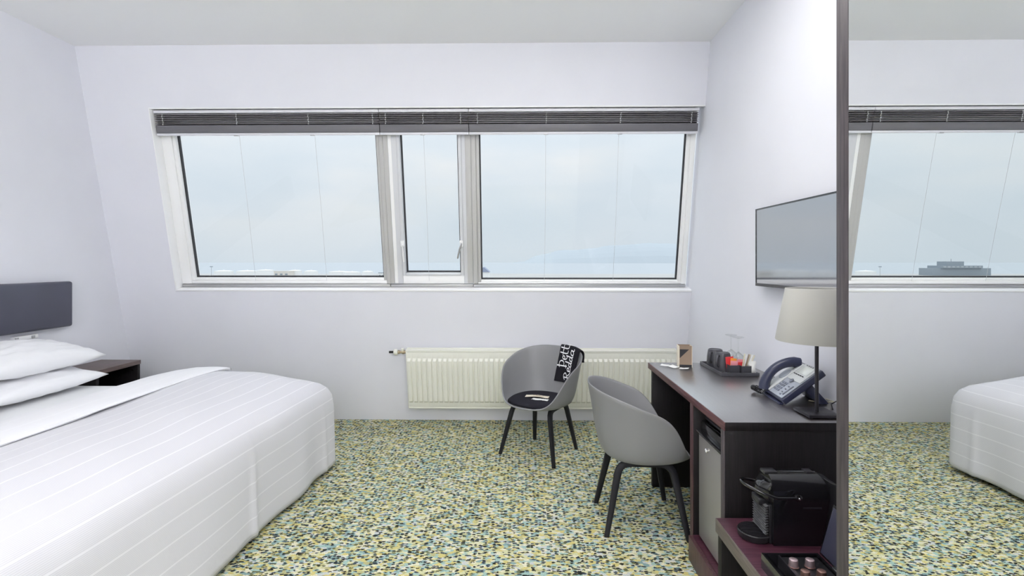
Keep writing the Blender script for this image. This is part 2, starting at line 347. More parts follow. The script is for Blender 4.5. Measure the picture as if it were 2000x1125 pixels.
# lining boards of the recess
def slope_struct(name, a, m, label, bev=.003):
    o = struct(name, box(BM(), *a, bev=bev), m, label, smooth=30); return on_slope(o)
slope_struct('trim_1', (U0, U1, -.006, .16, V0, V0+.016), M['gloss'], 'white window sill board')
slope_struct('trim_2', (U0, U0+.008, -.004, .16, V0+.016, V1), M['gloss'], 'white lining on left side of window recess')
slope_struct('trim_3', (U0+.008, U1, -.004, .10, V1-.010, V1), M['gloss'], 'white lining along the top of window recess')

FW = .082          # front of the frames
VB, VTOP = 1.186, V1-.01
def window(name, label, u0, u1, gl, gr, gb, gt=2.50, sash=False, ml='frame', mr='frame', ms='frame', bl=None, br=None, strips=()):
    r = bpy.data.objects.new(name, None); C.objects.link(r); on_slope(r, (u0+u1)/2, VB, FW); tag(r, label, None, kind='structure')
    c = (u0+u1)/2
    def part(nm, a, m, bev=.004):  # a in absolute u, w, v
        return obj(nm, box(BM(), a[0]-c, a[1]-c, a[2]-FW, a[3]-FW, a[4]-VB, a[5]-VB, bev=bev), m, r, smooth=30)
    # outer casing, stepped towards the pane
    step = .032
    part('left_stile', (u0, gl-step, FW, FW+.10, VB+.022, VTOP), M[ml]); part('right_stile', (gr+step, u1, FW, FW+.10, VB+.022, VTOP), M[mr])
    part('bottom_rail', (gl-step, gr+step, FW+.004, FW+.10, VB+.022, gb-step*.8), M['frame']); part('top_rail', (gl-step, gr+step, FW+.004, FW+.10, gt+.03, VTOP), M['frame'])
    bm = BM(); b0 = FW+(.012 if not sash else -.006)
    for nm, mt_, a in (('left_bead', bl or ms, (gl-step, gl-.006, gb-step*.8, gt+.03)), ('right_bead', br or ms, (gr+.006, gr+step, gb-step*.8, gt+.03))): part(nm, (a[0], a[1], b0, FW+.09, a[2], a[3]), M[mt_])
    for a0, a1, mt_ in strips: part('cover_strip', (a0, a1, FW-.004, FW+.01, VB+.03, VTOP), M[mt_], .002)
    box(bm, gl-.006-c, gr+.006-c, b0-FW, .09, gb-step*.8-VB, gb-.006-VB, bev=.004); box(bm, gl-.006-c, gr+.006-c, b0-FW, .09, gt+.006-VB, gt+.03-VB, bev=.004)
    obj('sash' if sash else 'glazing_bead', bm, M[ms], r, smooth=30)
    bm = BM()
    for a in ((gl-.006, gl+.004, gb-.006, gt+.006), (gr-.004, gr+.006, gb-.006, gt+.006), (gl+.004, gr-.004, gb-.006, gb+.004), (gl+.004, gr-.004, gt-.004, gt+.006)): box(bm, a[0]-c, a[1]-c, (.040), .062, a[2]-VB, a[3]-VB)
    obj('gasket', bm, M['gasket'], r)
    obj('pane', box(BM(), gl-c, gr-c, .052, .058, gb-VB, gt-VB), M['glass'], r)
    rl = part('sill_rail', (u0+.002, u1-.002, FW-.012, FW+.06, VB-.002, VB+.020), M['alu'], .003)
    return r, c
UA, UB_ = -1.088, -.392
window('window_1', 'wide fixed left window beside the bed', U0+.008, UA, -2.745, -1.152, 1.262, mr='mull', br='mull')
r2, c2 = window('window_2', 'narrow opening window in the middle', UA, UB_, -.950, -.500, 1.306, sash=True, ml='sash', mr='sash', ms='sash', strips=((UA+.001, -1.050, 'mull'), (-1.049, -1.022, 'frame'), (-.438, UB_-.001, 'mull')))
window('window_3', 'wide fixed right window beside the desk', UB_, 1.376, -.322, 1.306, 1.244, ml='mull', bl='mull')
for sgn, u in ((-1, -.968), (1, -.482)):                            # sash handles
    bm = BM(); box(bm, u-c2-.014, u-c2+.014, -.030, -.004, .345, .395, bev=.004)
    h = obj('handle_base', bm, M['frame'], r2, smooth=40)
    hb = tube(BM(), [(u-c2, -.034, .372), (u-c2, -.048, .365), (u-c2-.012, -.050, .33), (u-c2-.028, -.046, .27), (u-c2-.032, -.044, .25)] if sgn > 0 else [(u-c2, -.034, .372), (u-c2+.004, -.046, .36), (u-c2+.006, -.046, .30), (u-c2+.008, -.042, .22)], [.006, .007, .008, .007, .006][:5 if sgn > 0 else 4])
    obj('handle_lever', hb, M['alu' if sgn > 0 else 'frame'], h, smooth=50)

# ------------------------------------------------------------------ blinds
def blind(u0, u1, label, ladders, wires):
    r = bpy.data.objects.new('venetian_blind', None); C.objects.link(r); c = (u0+u1)/2; on_slope(r, c, 2.43, .02)
    tag(r, label, 'blind', 'raised venetian blinds'); hw = (u1-u0)/2-.0012
    obj('head_rail', box(BM(), -hw, hw, -.002, .046, .162, .184, bev=.003), M['railw'], r, smooth=30)
    tpl = None
    for k in range(6):
        if tpl is None:
            bm = BM(); ny = 5
            vs = [[bm.verts.new((x, .002+.044*j/(ny-1), .005*math.sin(PI*j/(ny-1))+dz)) for j in range(ny)] for dz in (0, .0050) for x in (-hw, hw)]
            for a, b in ((0, 1), (2, 3)):
                for j in range(ny-1): bm.faces.new((vs[a][j], vs[b][j], vs[b][j+1], vs[a][j+1]))
            for j in range(ny-1): bm.faces.new((vs[0][j], vs[2][j], vs[2][j+1], vs[0][j+1])); bm.faces.new((vs[1][j], vs[3][j], vs[3][j+1], vs[1][j+1]))
            bm.faces.new((vs[0][0], vs[1][0], vs[3][0], vs[2][0])); bm.faces.new((vs[0][-1], vs[1][-1], vs[3][-1], vs[2][-1]))
            s = tpl = obj('slat', bm, M['slat'], r, smooth=40)
        else: s = tpl.copy(); C.objects.link(s); s.parent = r
        s.location = (random.uniform(-.002, .002), 0, 0.081+k*.0136); s.rotation_euler = (math.radians(-16), random.uniform(-.0012, .0012)*1.5/(2*hw), 0)
    obj('lower_slat_stack', box(BM(), -hw, hw, .0, .046, .012, .072, bev=.006), M['brail'], r, smooth=30)
    bt = obj('bottom_rail', box(BM(), -hw, hw, .001, .046, -.008, .011, bev=.003), M['railw'], r, smooth=30)
    for u in ladders:
        bm = BM()
        for k in range(6): box(bm, u-c-.0035+(k % 2)*.003, u-c+.0015+(k % 2)*.003, -.006, -.001, .074+k*.0142, .085+k*.0142)
        lc = obj('ladder_cord', bm, M['cord'], r); lc['kind'] = 'stuff'
    for u in wires:
        obj('guide_wire', tube(BM(), [(u-c, .050, -.006), (u-c+.004, .045, -.6), (u-c, .045, -1.19)], .0011, 5), M['cord'], r)
        obj('cord_clip', box(BM(), u-c-.016, u-c+.016, -.004, .02, -.012, -.003, bev=.002), M['alu'], bt, smooth=40)
blind(-2.846, -1.0915, 'long dark grey blind over the left window, nearest the bed', [-2.78, -2.20, -1.64, -1.14], [-2.22, -1.62])
blind(-1.0905, -.398, 'short dark grey blind over the narrow middle window', [-1.04, -.75, -.46], [-.76])
blind(-.397, 1.368, 'long dark grey blind over the right window, nearest the desk', [-.33, .20, .77, 1.31], [.20, .77])

# ------------------------------------------------------------------ radiator
rad = bpy.data.objects.new('radiator', None); C.objects.link(rad); on_slope(rad, .17, .172, -.07)
tag(rad, 'cream ribbed panel radiator on the wall below the window', 'radiator')
RW, RH, N = 1.115, .50, 104
def rib_profile(v):  # fades in and out at the ends
    return min(1, max(0, (v-.045)/.02))*min(1, max(0, (RH-.055-v)/.02))
bm = BM(); vl = [0, .012, .045, .052, .065, .25, RH-.075, RH-.062, RH-.055, RH-.012, RH]
nc = 52*10
def rf(i, j):
    u = -RW+2*RW*i; v = vl[round(j*(len(vl)-1))]
    ph = (i*52) % 1.0; d = min(1, max(0, (.42-abs(ph-.5))/.10))
    d = d*d*(3-2*d)
    return (u, -.016*d*rib_profile(v)-.030+(.006 if v in (0, RH) else 0), v)
grid(bm, nc+1, len(vl), rf)
pan = obj('front_panel', bm, M['rad'], rad, smooth=35)
bm = BM(); box(bm, -RW, RW, .028, .034, 0, RH, bev=.002); obj('back_panel', bm, M['rad'], rad, smooth=30)
bm = BM(); box(bm, -RW+.002, RW-.002, -.028, .03, RH+.003, RH+.008); 
for y in (-.030, .026): box(bm, -RW, RW, y, y+.006, RH-.004, RH+.016, bev=.002)
obj('top_grille', bm, M['rad'], rad, smooth=30)
for s in (-1, 1): obj('side_cover', box(BM(), s*RW-.004, s*RW+.004, -.031, .034, -.006, RH+.016, bev=.002), M['rad'], rad, smooth=30)
obj('bottom_flange', box(BM(), -RW, RW, -.029, .03, -.012, .0, bev=.003), M['rad'], rad, smooth=30)
for s in (-.8, .8): obj('wall_bracket', box(BM(), s-.02, s+.02, .034, .068, .08, RH-.08), M['rad'], rad)
XT = Matrix.Rotation(-PI/2, 4, 'Y')
vz = RH-.012
bm = lathe(BM(), [(0, 0), (.012, 0), (.012, .02), (.016, .022), (.016, .038), (.011, .04), (.011, .058), (.015, .06), (.015, .075), (0, .076)], 16, M=Matrix.Translation((-RW, 0, vz)) @ XT)
obj('valve', bm, M['brass'], rad, smooth=40)
obj('thermostat_collar', lathe(BM(), [(0, .076), (.02, .076), (.026, .084), (.026, .104), (.02, .11), (0, .11)], 20, M=Matrix.Translation((-RW, 0, vz)) @ XT), M['rad'], rad, smooth=40)
obj('thermostat_pin', lathe(BM(), [(0, .11), (.010, .11), (.010, .148), (.007, .15), (0, .15)], 14, M=Matrix.Translation((-RW, 0, vz)) @ XT), M['black'], rad, smooth=40)
obj('valve_cap', lathe(BM(), [(0, 0), (.011, 0), (.012, .02), (0, .024)], 14, M=Matrix.Translation((-RW-.035, 0, vz+.012))), M['rad'], rad, smooth=40)

# ================================================================== wardrobe with mirror (right foreground)
WX = .80
wr = thing('wardrobe', 'tall dark wood wardrobe with a large mirror door at right', 'wardrobe', (1.10, .30, 0))
def wpart(nm, a, m, bev=.002): return obj(nm, box(BM(), a[0]-1.10, a[1]-1.10, a[2]-.30, a[3]-.30, a[4], a[5], bev=bev), m, wr, smooth=30)
wpart('side_panel', (WX, XR-.004, 1.262, 1.310, 0, 2.62), M['post'])
wpart('top_panel', (WX, XR-.004, -.80, 1.262, 2.58, 2.62), M['post'])
wpart('end_panel', (WX, XR-.004, -.84, -.80, 0, 2.62), M['post'])
wpart('plinth', (WX+.03, XR-.004, -.80, 1.262, 0, .012), M['post'], .001)
mm = wpart('mirror', (WX, WX+.006, -.798, 1.260, .012, 2.58), M['mirror'], 0)
wpart('door_board', (WX+.008, WX+.026, -.798, 1.260, .012, 2.58), M['post'])

# ================================================================== desk
DX, DY0, DY1, DZ = .802, 2.026, 3.228, .75
dk = thing('desk', 'dark wenge desk with a glossy top along the right wall', 'desk', (1.10, 2.63, 0))
def dpart(nm, a, m, bev=.0015, par=None, mi=None): return obj(nm, box(BM(), a[0]-1.10, a[1]-1.10, a[2]-2.63, a[3]-2.63, a[4], a[5], bev=bev), m, par or dk, smooth=30)
dpart('desk_top', (DX+.004, XR-.002, DY0+.003, DY1, DZ-.034, DZ), M['desk'])
dpart('end_edging', (DX+.004, XR-.002, DY0, DY0+.003, DZ-.034, DZ-.0005), M['espx'], .0008)
dpart('front_edging', (DX, DX+.004, DY0, DY1, DZ-.034, DZ-.0005), M['edge'], .001)
dpart('end_panel', (DX+.010, XR-.004, DY1-.075, DY1-.04, 0, DZ-.034), M['espx'])
dpart('middle_panel', (DX+.004, XR-.004, 2.395, 2.432, 0, DZ-.034), M['espx'])
dpart('panel_edging', (DX, DX+.004, 2.395, 2.432, 0, DZ-.034), M['edgez'], .001)
dpart('end_panel', (DX+.004, XR-.004, DY0+.002, DY0+.036, 0, DZ-.034), M['espx'])
dpart('panel_edging', (DX, DX+.004, DY0+.002, DY0+.036, 0, DZ-.034), M['post'], .001)
dpart('back_panel', (XR-.022, XR-.004, DY0+.036, DY1-.075, .30, DZ-.034), M['espx'])
dpart('plinth_board', (DX-.020, DX-.002, DY0+.04, 2.392, .0, .112), M['edgez'])
dpart('bottom_shelf', (DX-.002, XR-.022, DY0+.036, 2.395, .092, .112), M['bench'])
# fridge in the desk
mb = thing('minibar_fridge', 'small fridge with grey metal door built in under the desk', 'fridge', (1.08, 2.216, .113))
def fpart(nm, a, m, bev=.003, par=None): return obj(nm, box(BM(), a[0]-1.08, a[1]-1.08, a[2]-2.216, a[3]-2.216, a[4]-.113, a[5]-.113, bev=bev), m, par or mb, smooth=30)
fpart('body', (.87, 1.36, 2.068, 2.372, .113, .66), M['black'])
fd = fpart('door', (.822, .866, 2.070, 2.370, .125, .600), M['door'])
fpart('top_trim', (.828, .868, 2.070, 2.370, .603, .655), M['gblack'], .008)
fpart('handle_lip', (.806, .840, 2.074, 2.366, .603, .615), M['gblack'], .004)
fpart('top_cover', (.850, 1.36, 2.072, 2.368, .66, .672), M['dmetal'], .003)
obj('lock', lathe(BM(), [(0, 0), (.011, 0), (.011, .006), (.008, .008), (.008, .004), (0, .004)], 18, M=Matrix.Translation((.822-1.08, 2.262-2.216, .552-.113)) @ XT), M['chrome'], fd, smooth=40)

# ------------------------------------------------------------------ luggage bench
bn = thing('luggage_bench', 'low dark wood bench with a coffee machine on it, beside the desk', 'bench', (1.07, 1.66, 0))
def bpart(nm, a, m, bev=.0015): return obj(nm, box(BM(), a[0]-1.07, a[1]-1.07, a[2]-1.66, a[3]-1.66, a[4], a[5], bev=bev), m, bn, smooth=30)
bpart('bench_top', (.752, XR-.006, 1.352, 1.975, .362, .400), M['bench'])
bpart('front_edging', (.748, .752, 1.352, 1.975, .348, .3995), M['bedge'], .001)
bpart('leg_panel', (.756, XR-.006, 1.935, 1.970, 0, .362), M['espx'])
bpart('leg_panel', (.756, XR-.006, 1.356, 1.392, 0, .362), M['espx'])
bpart('back_panel', (1.36, 1.378, 1.392, 1.935, .05, .362), M['espx'])

# ------------------------------------------------------------------ coffee machine (spout to the left)
cm = thing('coffee_machine', 'black capsule coffee machine with round drip tray on the low bench', 'coffee machine', (.955, 1.842, .400))
O = Vector((.955, 1.842, .400))
BK = [(0, .082), (.06, .094), (.12, .106), (.17, .112), (.20, .109), (.225, .100), (.245, .085)]
bm = BM(); nj, ni = 26, 9; rows = []
for k in range(nj):
    if k < 6: y, z = -.060, .165*k/5
    elif k >= nj-6: y, z = .060, .165*(nj-1-k)/5
    else: a = PI-PI*(k-5)/(nj-11); y, z = .060*math.cos(a), .165+.073*math.sin(a)**.9
    row = []
    for i in range(ni):
        q = i/(ni-1); xb = lerp_table(BK, z); row.append(bm.verts.new((-.080+(xb+.080)*q, y, z)))
    rows.append(row)
for a, b in zip(rows, rows[1:]):
    for i in range(ni-1): bm.faces.new((a[i], a[i+1], b[i+1], b[i]))
bm.faces.new([r[0] for r in rows]); bm.faces.new([r[-1] for r in rows][::-1]); bm.faces.new([r for r in rows[0]]+[r for r in rows[-1]][::-1])
obj('body', bm, M['gblack'], cm, smooth=40)
obj('front_hatch', box(BM(), -.092, -.045, -.020, .020, .228, .2405, bev=.004), M['black'], cm, smooth=35)
obj('rear_hinge', box(BM(), .055, .082, -.018, .018, .228, .2405, bev=.004), M['dmetal'], cm, smooth=35)
# brewing head: dome
bm = BM(); n1, n2 = 12, 18
def dome(i, j):
    a = PI*i-PI/2; b = PI*j-PI/2
    return (-.076-.040*math.cos(a)*math.cos(b), .046*math.sin(b), .172+.038*math.sin(a)*(1 if a > 0 else .9))
grid(bm, n1, n2, dome); obj('brewing_head', bm, M['gblack'], cm, smooth=60)
obj('spout', box(BM(), -.118, -.08, -.03, .03, .125, .150, bev=.006), M['black'], cm, smooth=40)
# ribbed concave front below the head
bm = BM()
def ribs(i, j):
    z = .028+.105*i; y = -.050+.10*j
    return (-.088-.018*(abs(j-.5)*2)**2*0 - .010 + .006*math.sin(i*2*PI*12+3*abs(j-.5)), y, z)
grid(bm, 89, 9, ribs); obj('ribbed_front', bm, M['ribp'], cm, smooth=60)
box_ = BM(); box(box_, -.090, -.078, -.048, .048, .0, .135, bev=.003); obj('front_column', box_, M['black'], cm, smooth=35)
# drip tray
ct = (-.118, 0, 0)
obj('drip_tray', lathe(BM(), [(0, 0), (.050, 0), (.056, .006), (.058, .024), (.055, .027), (.052, .022), (0, .022)], 40, ct), M['black'], cm, smooth=40)
bm = BM()
for k in range(-6, 7):
    yy = k*.0078; hw = math.sqrt(max(0, .052**2-yy**2))
    if abs(k) != 0: box(bm, ct[0]-hw, min(ct[0]+hw, -.094), yy-.0016, yy+.0016, .0225, .0285)
box(bm, ct[0]-.05, -.094, -.003, .003, .0225, .029)
g = obj('drip_grille', bm, M['dmetal'], cm, smooth=30); g['kind'] = 'stuff'
# lever loop
pts = [(.004, -.066, .166)]
for k in range(0, 19):
    a = -PI/2-PI*k/18
    pts.append((-.070+.094*math.cos(a)*1.0, .066*math.sin(a), .166+.030*max(0, -math.cos(a))))
pts.append((.004, .066, .166))
obj('lever', tube(BM(), pts, .0036, 8, ry=.0052), M['gblack'], cm, smooth=50)
for s in (-1, 1):
    p = obj('lever_pivot', lathe(BM(), [(0, 0), (.013, 0), (.013, .006), (.008, .009), (0, .010)], 18, M=Matrix.Translation((.004, s*.0585, .166)) @ Matrix.Rotation(s*-PI/2, 4, 'X')), M['gblack'], cm, smooth=40)
    obj('pivot_pin', lathe(BM(), [(0, .010), (.004, .010), (.003, .013), (0, .013)], 10, M=Matrix.Translation((.004, s*.0585, .166)) @ Matrix.Rotation(s*-PI/2, 4, 'X')), M['chrome'], p, smooth=40)
obj('side_button', box(BM(), .02, .085, -.0615, -.059, .128, .134, bev=.001), M['dmetal'], cm, smooth=30)
obj('water_tank', prism(BM(), [(.09, 0), (.15, 0), (.158, .18), (.150, .205), (.12, .215)], -.05, .05, bev=.006), M['black'], cm, smooth=35)

# ------------------------------------------------------------------ capsule box
kb = thing('capsule_box', 'open black box for coffee capsules at the bench front', 'box', (.865, 1.55, .400))
bm = BM()
for a in ((-.092, .088, -.105, .105, 0, .006), (-.092, -.086, -.105, .105, .006, .048), (.082, .088, -.105, .105, .006, .048), (-.086, .082, -.105, -.099, .006, .048), (-.086, .082, .099, .105, .006, .048)): box(bm, *a)
obj('tray', bm, M['gblack'], kb)
obj('capsule_rack', box(BM(), -.036, .080, -.097, .097, .008, .040, bev=.003), M['black'], kb, smooth=30)
obj('divider', box(BM(), -.042, -.037, -.099, .099, .006, .045, bev=.001), M['dmetal'], kb, smooth=30)
bm = box(BM(), -.006, .006, -.105, .105, 0, .165, bev=.003, M=Matrix.Translation((.097, 0, .046)) @ Matrix.Rotation(math.radians(16), 4, 'Y'))
ld = obj('lid', bm, M['gblack'], kb, smooth=30)
obj('lid_lining', box(BM(), -.009, -.006, -.096, .096, .008, .156, bev=.001, M=Matrix.Translation((.097, 0, .046)) @ Matrix.Rotation(math.radians(16), 4, 'Y')), M['lid'], ld, smooth=30)
obj('hinge', box(BM(), .086, .094, -.03, .03, .040, .050, bev=.002), M['chrome'], kb, smooth=30)
obj('front_handle', box(BM(), -.095, -.092, -.075, -.005, .018, .034, bev=.001), M['chrome'], kb, smooth=30)
pod0 = None
pods = [(-.022, .043, 'pod', 'pale pink coffee capsule, back left of the four in the box'), (.028, .043, 'pod', 'pale pink coffee capsule, back right of the four, beside the lid'),
        (-.018, -.015, 'podb', 'bronze coffee capsule, front left of the four in the box'), (.030, -.015, 'podb', 'bronze coffee capsule, front right of the four in the box')]
for px, py, mk, lab in pods:
    p = thing('coffee_capsule', lab, 'capsule', (.865+px, 1.55+py, .4405), 0, 'coffee capsules in the open box')
    obj('foil_cup', lathe(BM(), [(0, 0), (.0125, 0), (.0135, .003), (.0130, .018), (.0122, .023), (.009, .0245), (0, .0245)], 22), M[mk], p, smooth=45)
    obj('rim', lathe(BM(), [(.0130, .0005), (.0152, .001), (.0152, .0022), (.0130, .003)], 22), M['podb'], p, smooth=40)

# ================================================================== television
tv = thing('television', 'flat television with a thin dark bezel on the right wall', 'television', (XR, 2.57, 1.464))
TW, TH = .385, .219
obj('housing', box(BM(), -.050, -.030, -TW, TW, -TH, TH, bev=.004), M['black'], tv, smooth=30)
obj('screen', box(BM(), -.0525, -.0495, -TW+.008, TW-.008, -TH+.016, TH-.008), M['screen'], tv)
bm = BM()
for a in ((-TW, -TW+.008, -TH, TH), (TW-.008, TW, -TH, TH), (-TW+.008, TW-.008, TH-.008, TH), (-TW+.008, TW-.008, -TH, -TH+.016)): box(bm, -.055, -.0495, *a)
obj('bezel', bm, M['gblack'], tv)
obj('lower_housing', box(BM(), -.030, -.010, -.28, .28, -.20, .06, bev=.012), M['black'], tv, smooth=30)
obj('wall_mount', box(BM(), -.010, -.001, -.12, .12, -.12, .10), M['dmetal'], tv)

# ================================================================== table lamp
lp = thing('table_lamp', 'table lamp with cream cone shade and square dark base on the desk', 'lamp', (1.222, 2.130, DZ))
obj('base', box(BM(), -.064, .064, -.060, .064, .004, .016, bev=.002), M['dmetal'], lp, smooth=30)
for a in ((-1, -1), (1, -1), (1, 1), (-1, 1)): obj('foot', lathe(BM(), [(0, 0), (.006, 0), (.006, .004), (0, .004)], 10, (a[0]*.052, a[1]*.05, 0)), M['black'], lp)
obj('pole', tube(BM(), [(0, 0, .016), (0, 0, .2), (0, 0, .38)], .0075, 14), M['dmetal'], lp, smooth=50)
obj('socket', lathe(BM(), [(0, .38), (.016, .38), (.018, .42), (.014, .44), (0, .44)], 16), M['black'], lp, smooth=40)
obj('bulb', lathe(BM(), [(0, .435), (.012, .44), (.016, .455), (.029, .478), (.029, .492), (.018, .508), (0, .513)], 20), M['paper'], lp, smooth=60)
sh = obj('lamp_shade', lathe(BM(), [(.152, .305), (.1535, .308), (.116, .522), (.1145, .523), (.113, .521), (.150, .307), (.152, .305)], 56), M['shade'], lp, smooth=40)
bm = BM()
for k in range(3):
    a = 2*PI*k/3+.4; tube(bm, [(.014*math.cos(a), .014*math.sin(a), .42), (.09*math.cos(a), .09*math.sin(a), .44), (.127*math.cos(a), .127*math.sin(a), .44)], .0016, 5)
obj('shade_spider', bm, M['dmetal'], sh)
lc = obj('lamp_cable', tube(BM(), [(1.33, 2.20, DZ+.004), (1.36, 2.26, DZ+.010), (1.385, 2.25, DZ+.03), (1.390, 2.16, DZ+.02), (1.390, 2.07, DZ+.006)], .0028, 6), M['black'], None, smooth=50)
tag(lc, 'thin dark cable looping behind the lamp at the wall', 'cable')

# ================================================================== telephone
ph = thing('telephone', 'dark navy desk telephone with silver keypad and curly cord', 'telephone', (1.158, 2.378, DZ), math.radians(-5))
TI = math.radians(-38)      # face rises towards +x
F = Matrix.Translation((0, 0, .0265)) @ Matrix.Rotation(TI, 4, 'Y')    # face frame: a up the face (x), b along y (left is +y), c off the face (z)
PL, PW = .215, .112
obj('body', box(BM(), -.004, PL, -PW, PW, -.030, 0, bev=.007, seg=3, M=F), M['phone'], ph, smooth=35)
fp = obj('face_plate', box(BM(), .004, PL-.006, -PW+.006, .030, .0, .004, bev=.002, M=F), M['face'], ph, smooth=30)
obj('display_panel', box(BM(), .105, PL-.008, -PW+.010, .026, .004, .0075, bev=.002, M=F), M['facel'], ph, smooth=30)
obj('display', box(BM(), .150, .196, -.085, .005, .0075, .009, bev=.001, M=F), M['lcd'], ph, smooth=30)
cr = obj('cradle', box(BM(), .006, PL-.010, .034, PW-.004, .0, .006, bev=.003, M=F), M['facel'], ph, smooth=30)
obj('speaker_grille', lathe(BM(), [(0, .006), (.026, .006), (.026, .0085), (.022, .0095), (0, .0085)], 24, M=F @ Matrix.Translation((.115, .070, 0)), sx=1.2), M['face'], cr, smooth=40)
k0 = None
def key(a, b, sx=.0075, sy=.0095, m='key', nm='key', c=.004):
    obj(nm, box(BM(), a-sx/2, a+sx/2, b-sy/2, b+sy/2, c, c+.0045, bev=.0015, seg=1, M=F), M[m], ph, smooth=40)
for i in range(4):
    for j in range(3): key(.030+i*.0155, .012-j*.0185, .0105, .0145)
for i in range(3): key(.032+i*.018, -.062, .006, .010); 
for i in range(5): key(.140, .008-i*.020, .0045, .012, 'dark', 'soft_key', .0075)
for i in range(4): key(.2015, -.008-i*.018, .003, .008, 'dark', 'line_key', .0075)
key(.050, -.088, .060, .008, 'key', 'long_key'); key(.018, -.068, .008, .012)
obj('navigation_key', lathe(BM(), [(0, 0), (.011, 0), (.011, .003), (.007, .004), (.006, .0025), (0, .0025)], 20, M=F @ Matrix.Translation((.100, -.034, .0075))), M['key'], ph, smooth=40)
# handset: an arch from bottom to top of the cradle
pts = []; rr = []; ry = []
for k in range(15):
    t = k/14; a = .000+t*.196; c = .008+.046*math.sin(PI*t)**.62
    pts.append(F @ Vector((a, .070, c))); e_ = abs(2*t-1)**3
    rr.append(.023+.006*e_); ry.append(.0205+.006*e_)
hs = obj('handset', tube(BM(), pts, rr, 14, ry=ry, up=(F.to_3x3() @ Vector((0, 0, 1)))), M['phone'], ph, smooth=60)
# stand behind
obj('stand', prism(BM(), [(.095, .075), (.130, .100), (.215, .004), (.205, .0), (.175, .0)], -.075, .075, bev=.004), M['phone'], ph, smooth=35)
obj('front_foot', box(BM(), -.006, .012, -.10, .10, .0, .008, bev=.002), M['phone'], ph, smooth=30)
# curly cord
pts = []
for k in range(150):
    t = k/149; th_ = t*2*PI*15
    cx, cy = -.012-.03*math.sin(PI*t), .075+.072*t
    if t > .75: cx += .06*(t-.75)*4*.6
    pts.append((cx+.010*math.cos(th_), cy, .0125+.010*math.sin(th_)+.012*math.sin(PI*t)))
obj('curly_cord', tube(BM(), pts, .0026, 5), M['black'], ph, smooth=60)
tube_ = obj('handset_plug', tube(BM(), [F @ Vector((-.012, .072, .004)), F @ Vector((.0, .072, .008))], .005, 8), M['facel'], hs, smooth=50)
lc = obj('phone_cable', tube(BM(), [(1.30, 2.33, DZ+.006), (1.35, 2.30, DZ+.006), (1.388, 2.29, DZ+.012), (1.395, 2.36, DZ+.006)], .0022, 6), M['beige'], None, smooth=50)
tag(lc, 'thin pale cable on the desk behind the telephone', 'cable')

# ================================================================== hospitality tray
TX0, TX1, TY0, TY1 = 1.108, 1.318, 2.838, 3.175
tr = thing('serving_tray', 'black rectangular tray with mugs and glasses on the desk', 'tray', ((TX0+TX1)/2, (TY0+TY1)/2, DZ))
hx_, hy_ = (TX1-TX0)/2, (TY1-TY0)/2
obj('tray_base', box(BM(), -hx_+.004, hx_-.004, -hy_+.004, hy_-.004, .0, .005, bev=.001), M['mug'], tr)
bm = BM()
for a in ((-hx_, hx_, -hy_, -hy_+.007), (-hx_, hx_, hy_-.007, hy_), (-hx_, -hx_+.007, -hy_+.007, hy_-.007), (hx_-.007, hx_, -hy_+.007, hy_-.007)): box(bm, *a, .0, .020, bev=.002)
obj('raised_rim', bm, M['mug'], tr, smooth=35)
TZ = DZ+.0052
def mug(x, y, rz, label):
    m = thing('mug', label, 'mug', (x, y, TZ), rz, 'black mugs on the tray')
    obj('cup', lathe(BM(), [(.047, 0), (.0495, .001), (.0495, .02), (.047, .06), (.042, .092), (.039, .099), (.036, .100), (.034, .0965), (0, .0965), (0, .089), (.036, .087), (.043, .06), (.0455, .02), (.047, 0)], 36), M['mug'], m, smooth=40)
    obj('handle', tube(BM(), [(.042, 0, .084), (.056, 0, .086), (.067, 0, .072), (.068, 0, .050), (.062, 0, .032), (.047, 0, .024)], .0065, 10, up=(0, 1, 0)), M['mug'], m, smooth=60)
mug(1.178, 3.112, math.radians(222), 'black mug turned upside down, at the far end of the tray')
mug(1.178, 3.000, math.radians(222), 'black mug turned upside down, in front of the other mug')
def glass(x, y, label):
    g = thing('wine_glass', label, 'glass', (x, y, TZ), 0, 'upturned wine glasses on the tray')
    obj('bowl', lathe(BM(), [(.031, 0), (.0325, 0), (.037, .03), (.037, .055), (.030, .082), (.012, .098), (.0045, .104), (0, .104), (0, .101), (.010, .096), (.0285, .080), (.0355, .055), (.0355, .03), (.031, 0)], 32), M['wine'], g, smooth=50)
    obj('stem', lathe(BM(), [(0, .104), (.0042, .104), (.0032, .13), (.0032, .165), (.005, .180), (0, .180)], 14), M['wine'], g, smooth=50)
    obj('foot', lathe(BM(), [(0, .180), (.006, .180), (.024, .187), (.033, .189), (.033, .191), (.024, .190), (0, .190)], 32), M['wine'], g, smooth=50)
glass(1.262, 3.085, 'clear wine glass upside down, farther of the pair on the tray')
glass(1.266, 2.992, 'clear wine glass upside down, nearer of the pair on the tray')
sc = thing('sachet_holder', 'black two-pocket holder of tea sachets at the near end of the tray', 'holder', (1.215, 2.895, TZ))
def pocket(x0, x1, y0, y1, h, nm='pocket'):
    bm = BM(); t = .003
    for a in ((x0, x1, y0, y0+t), (x0, x1, y1-t, y1), (x0, x0+t, y0+t, y1-t), (x1-t, x1, y0+t, y1-t)): box(bm, *a, .0, h)
    box(bm, x0, x1, y0, y1, -.0, .002); return obj(nm, bm, M['mug'], sc)
pocket(-.050, .004, -.030, .035, .050); pocket(.012, .066, -.038, .030, .048)
def sachet(x, y, w_, h, m, label, tilt, lean=0, rz=0, z=.006):
    s = obj('tea_sachet', box(BM(), -w_/2, w_/2, -.0018, .0018, 0, h, bev=.0008), M[m], None, smooth=30)
    s.location = (1.215+x, 2.895+y, TZ+z); s.rotation_euler = (lean, tilt, rz); tag(s, label, 'sachet', 'sachets in the black holder'); return s
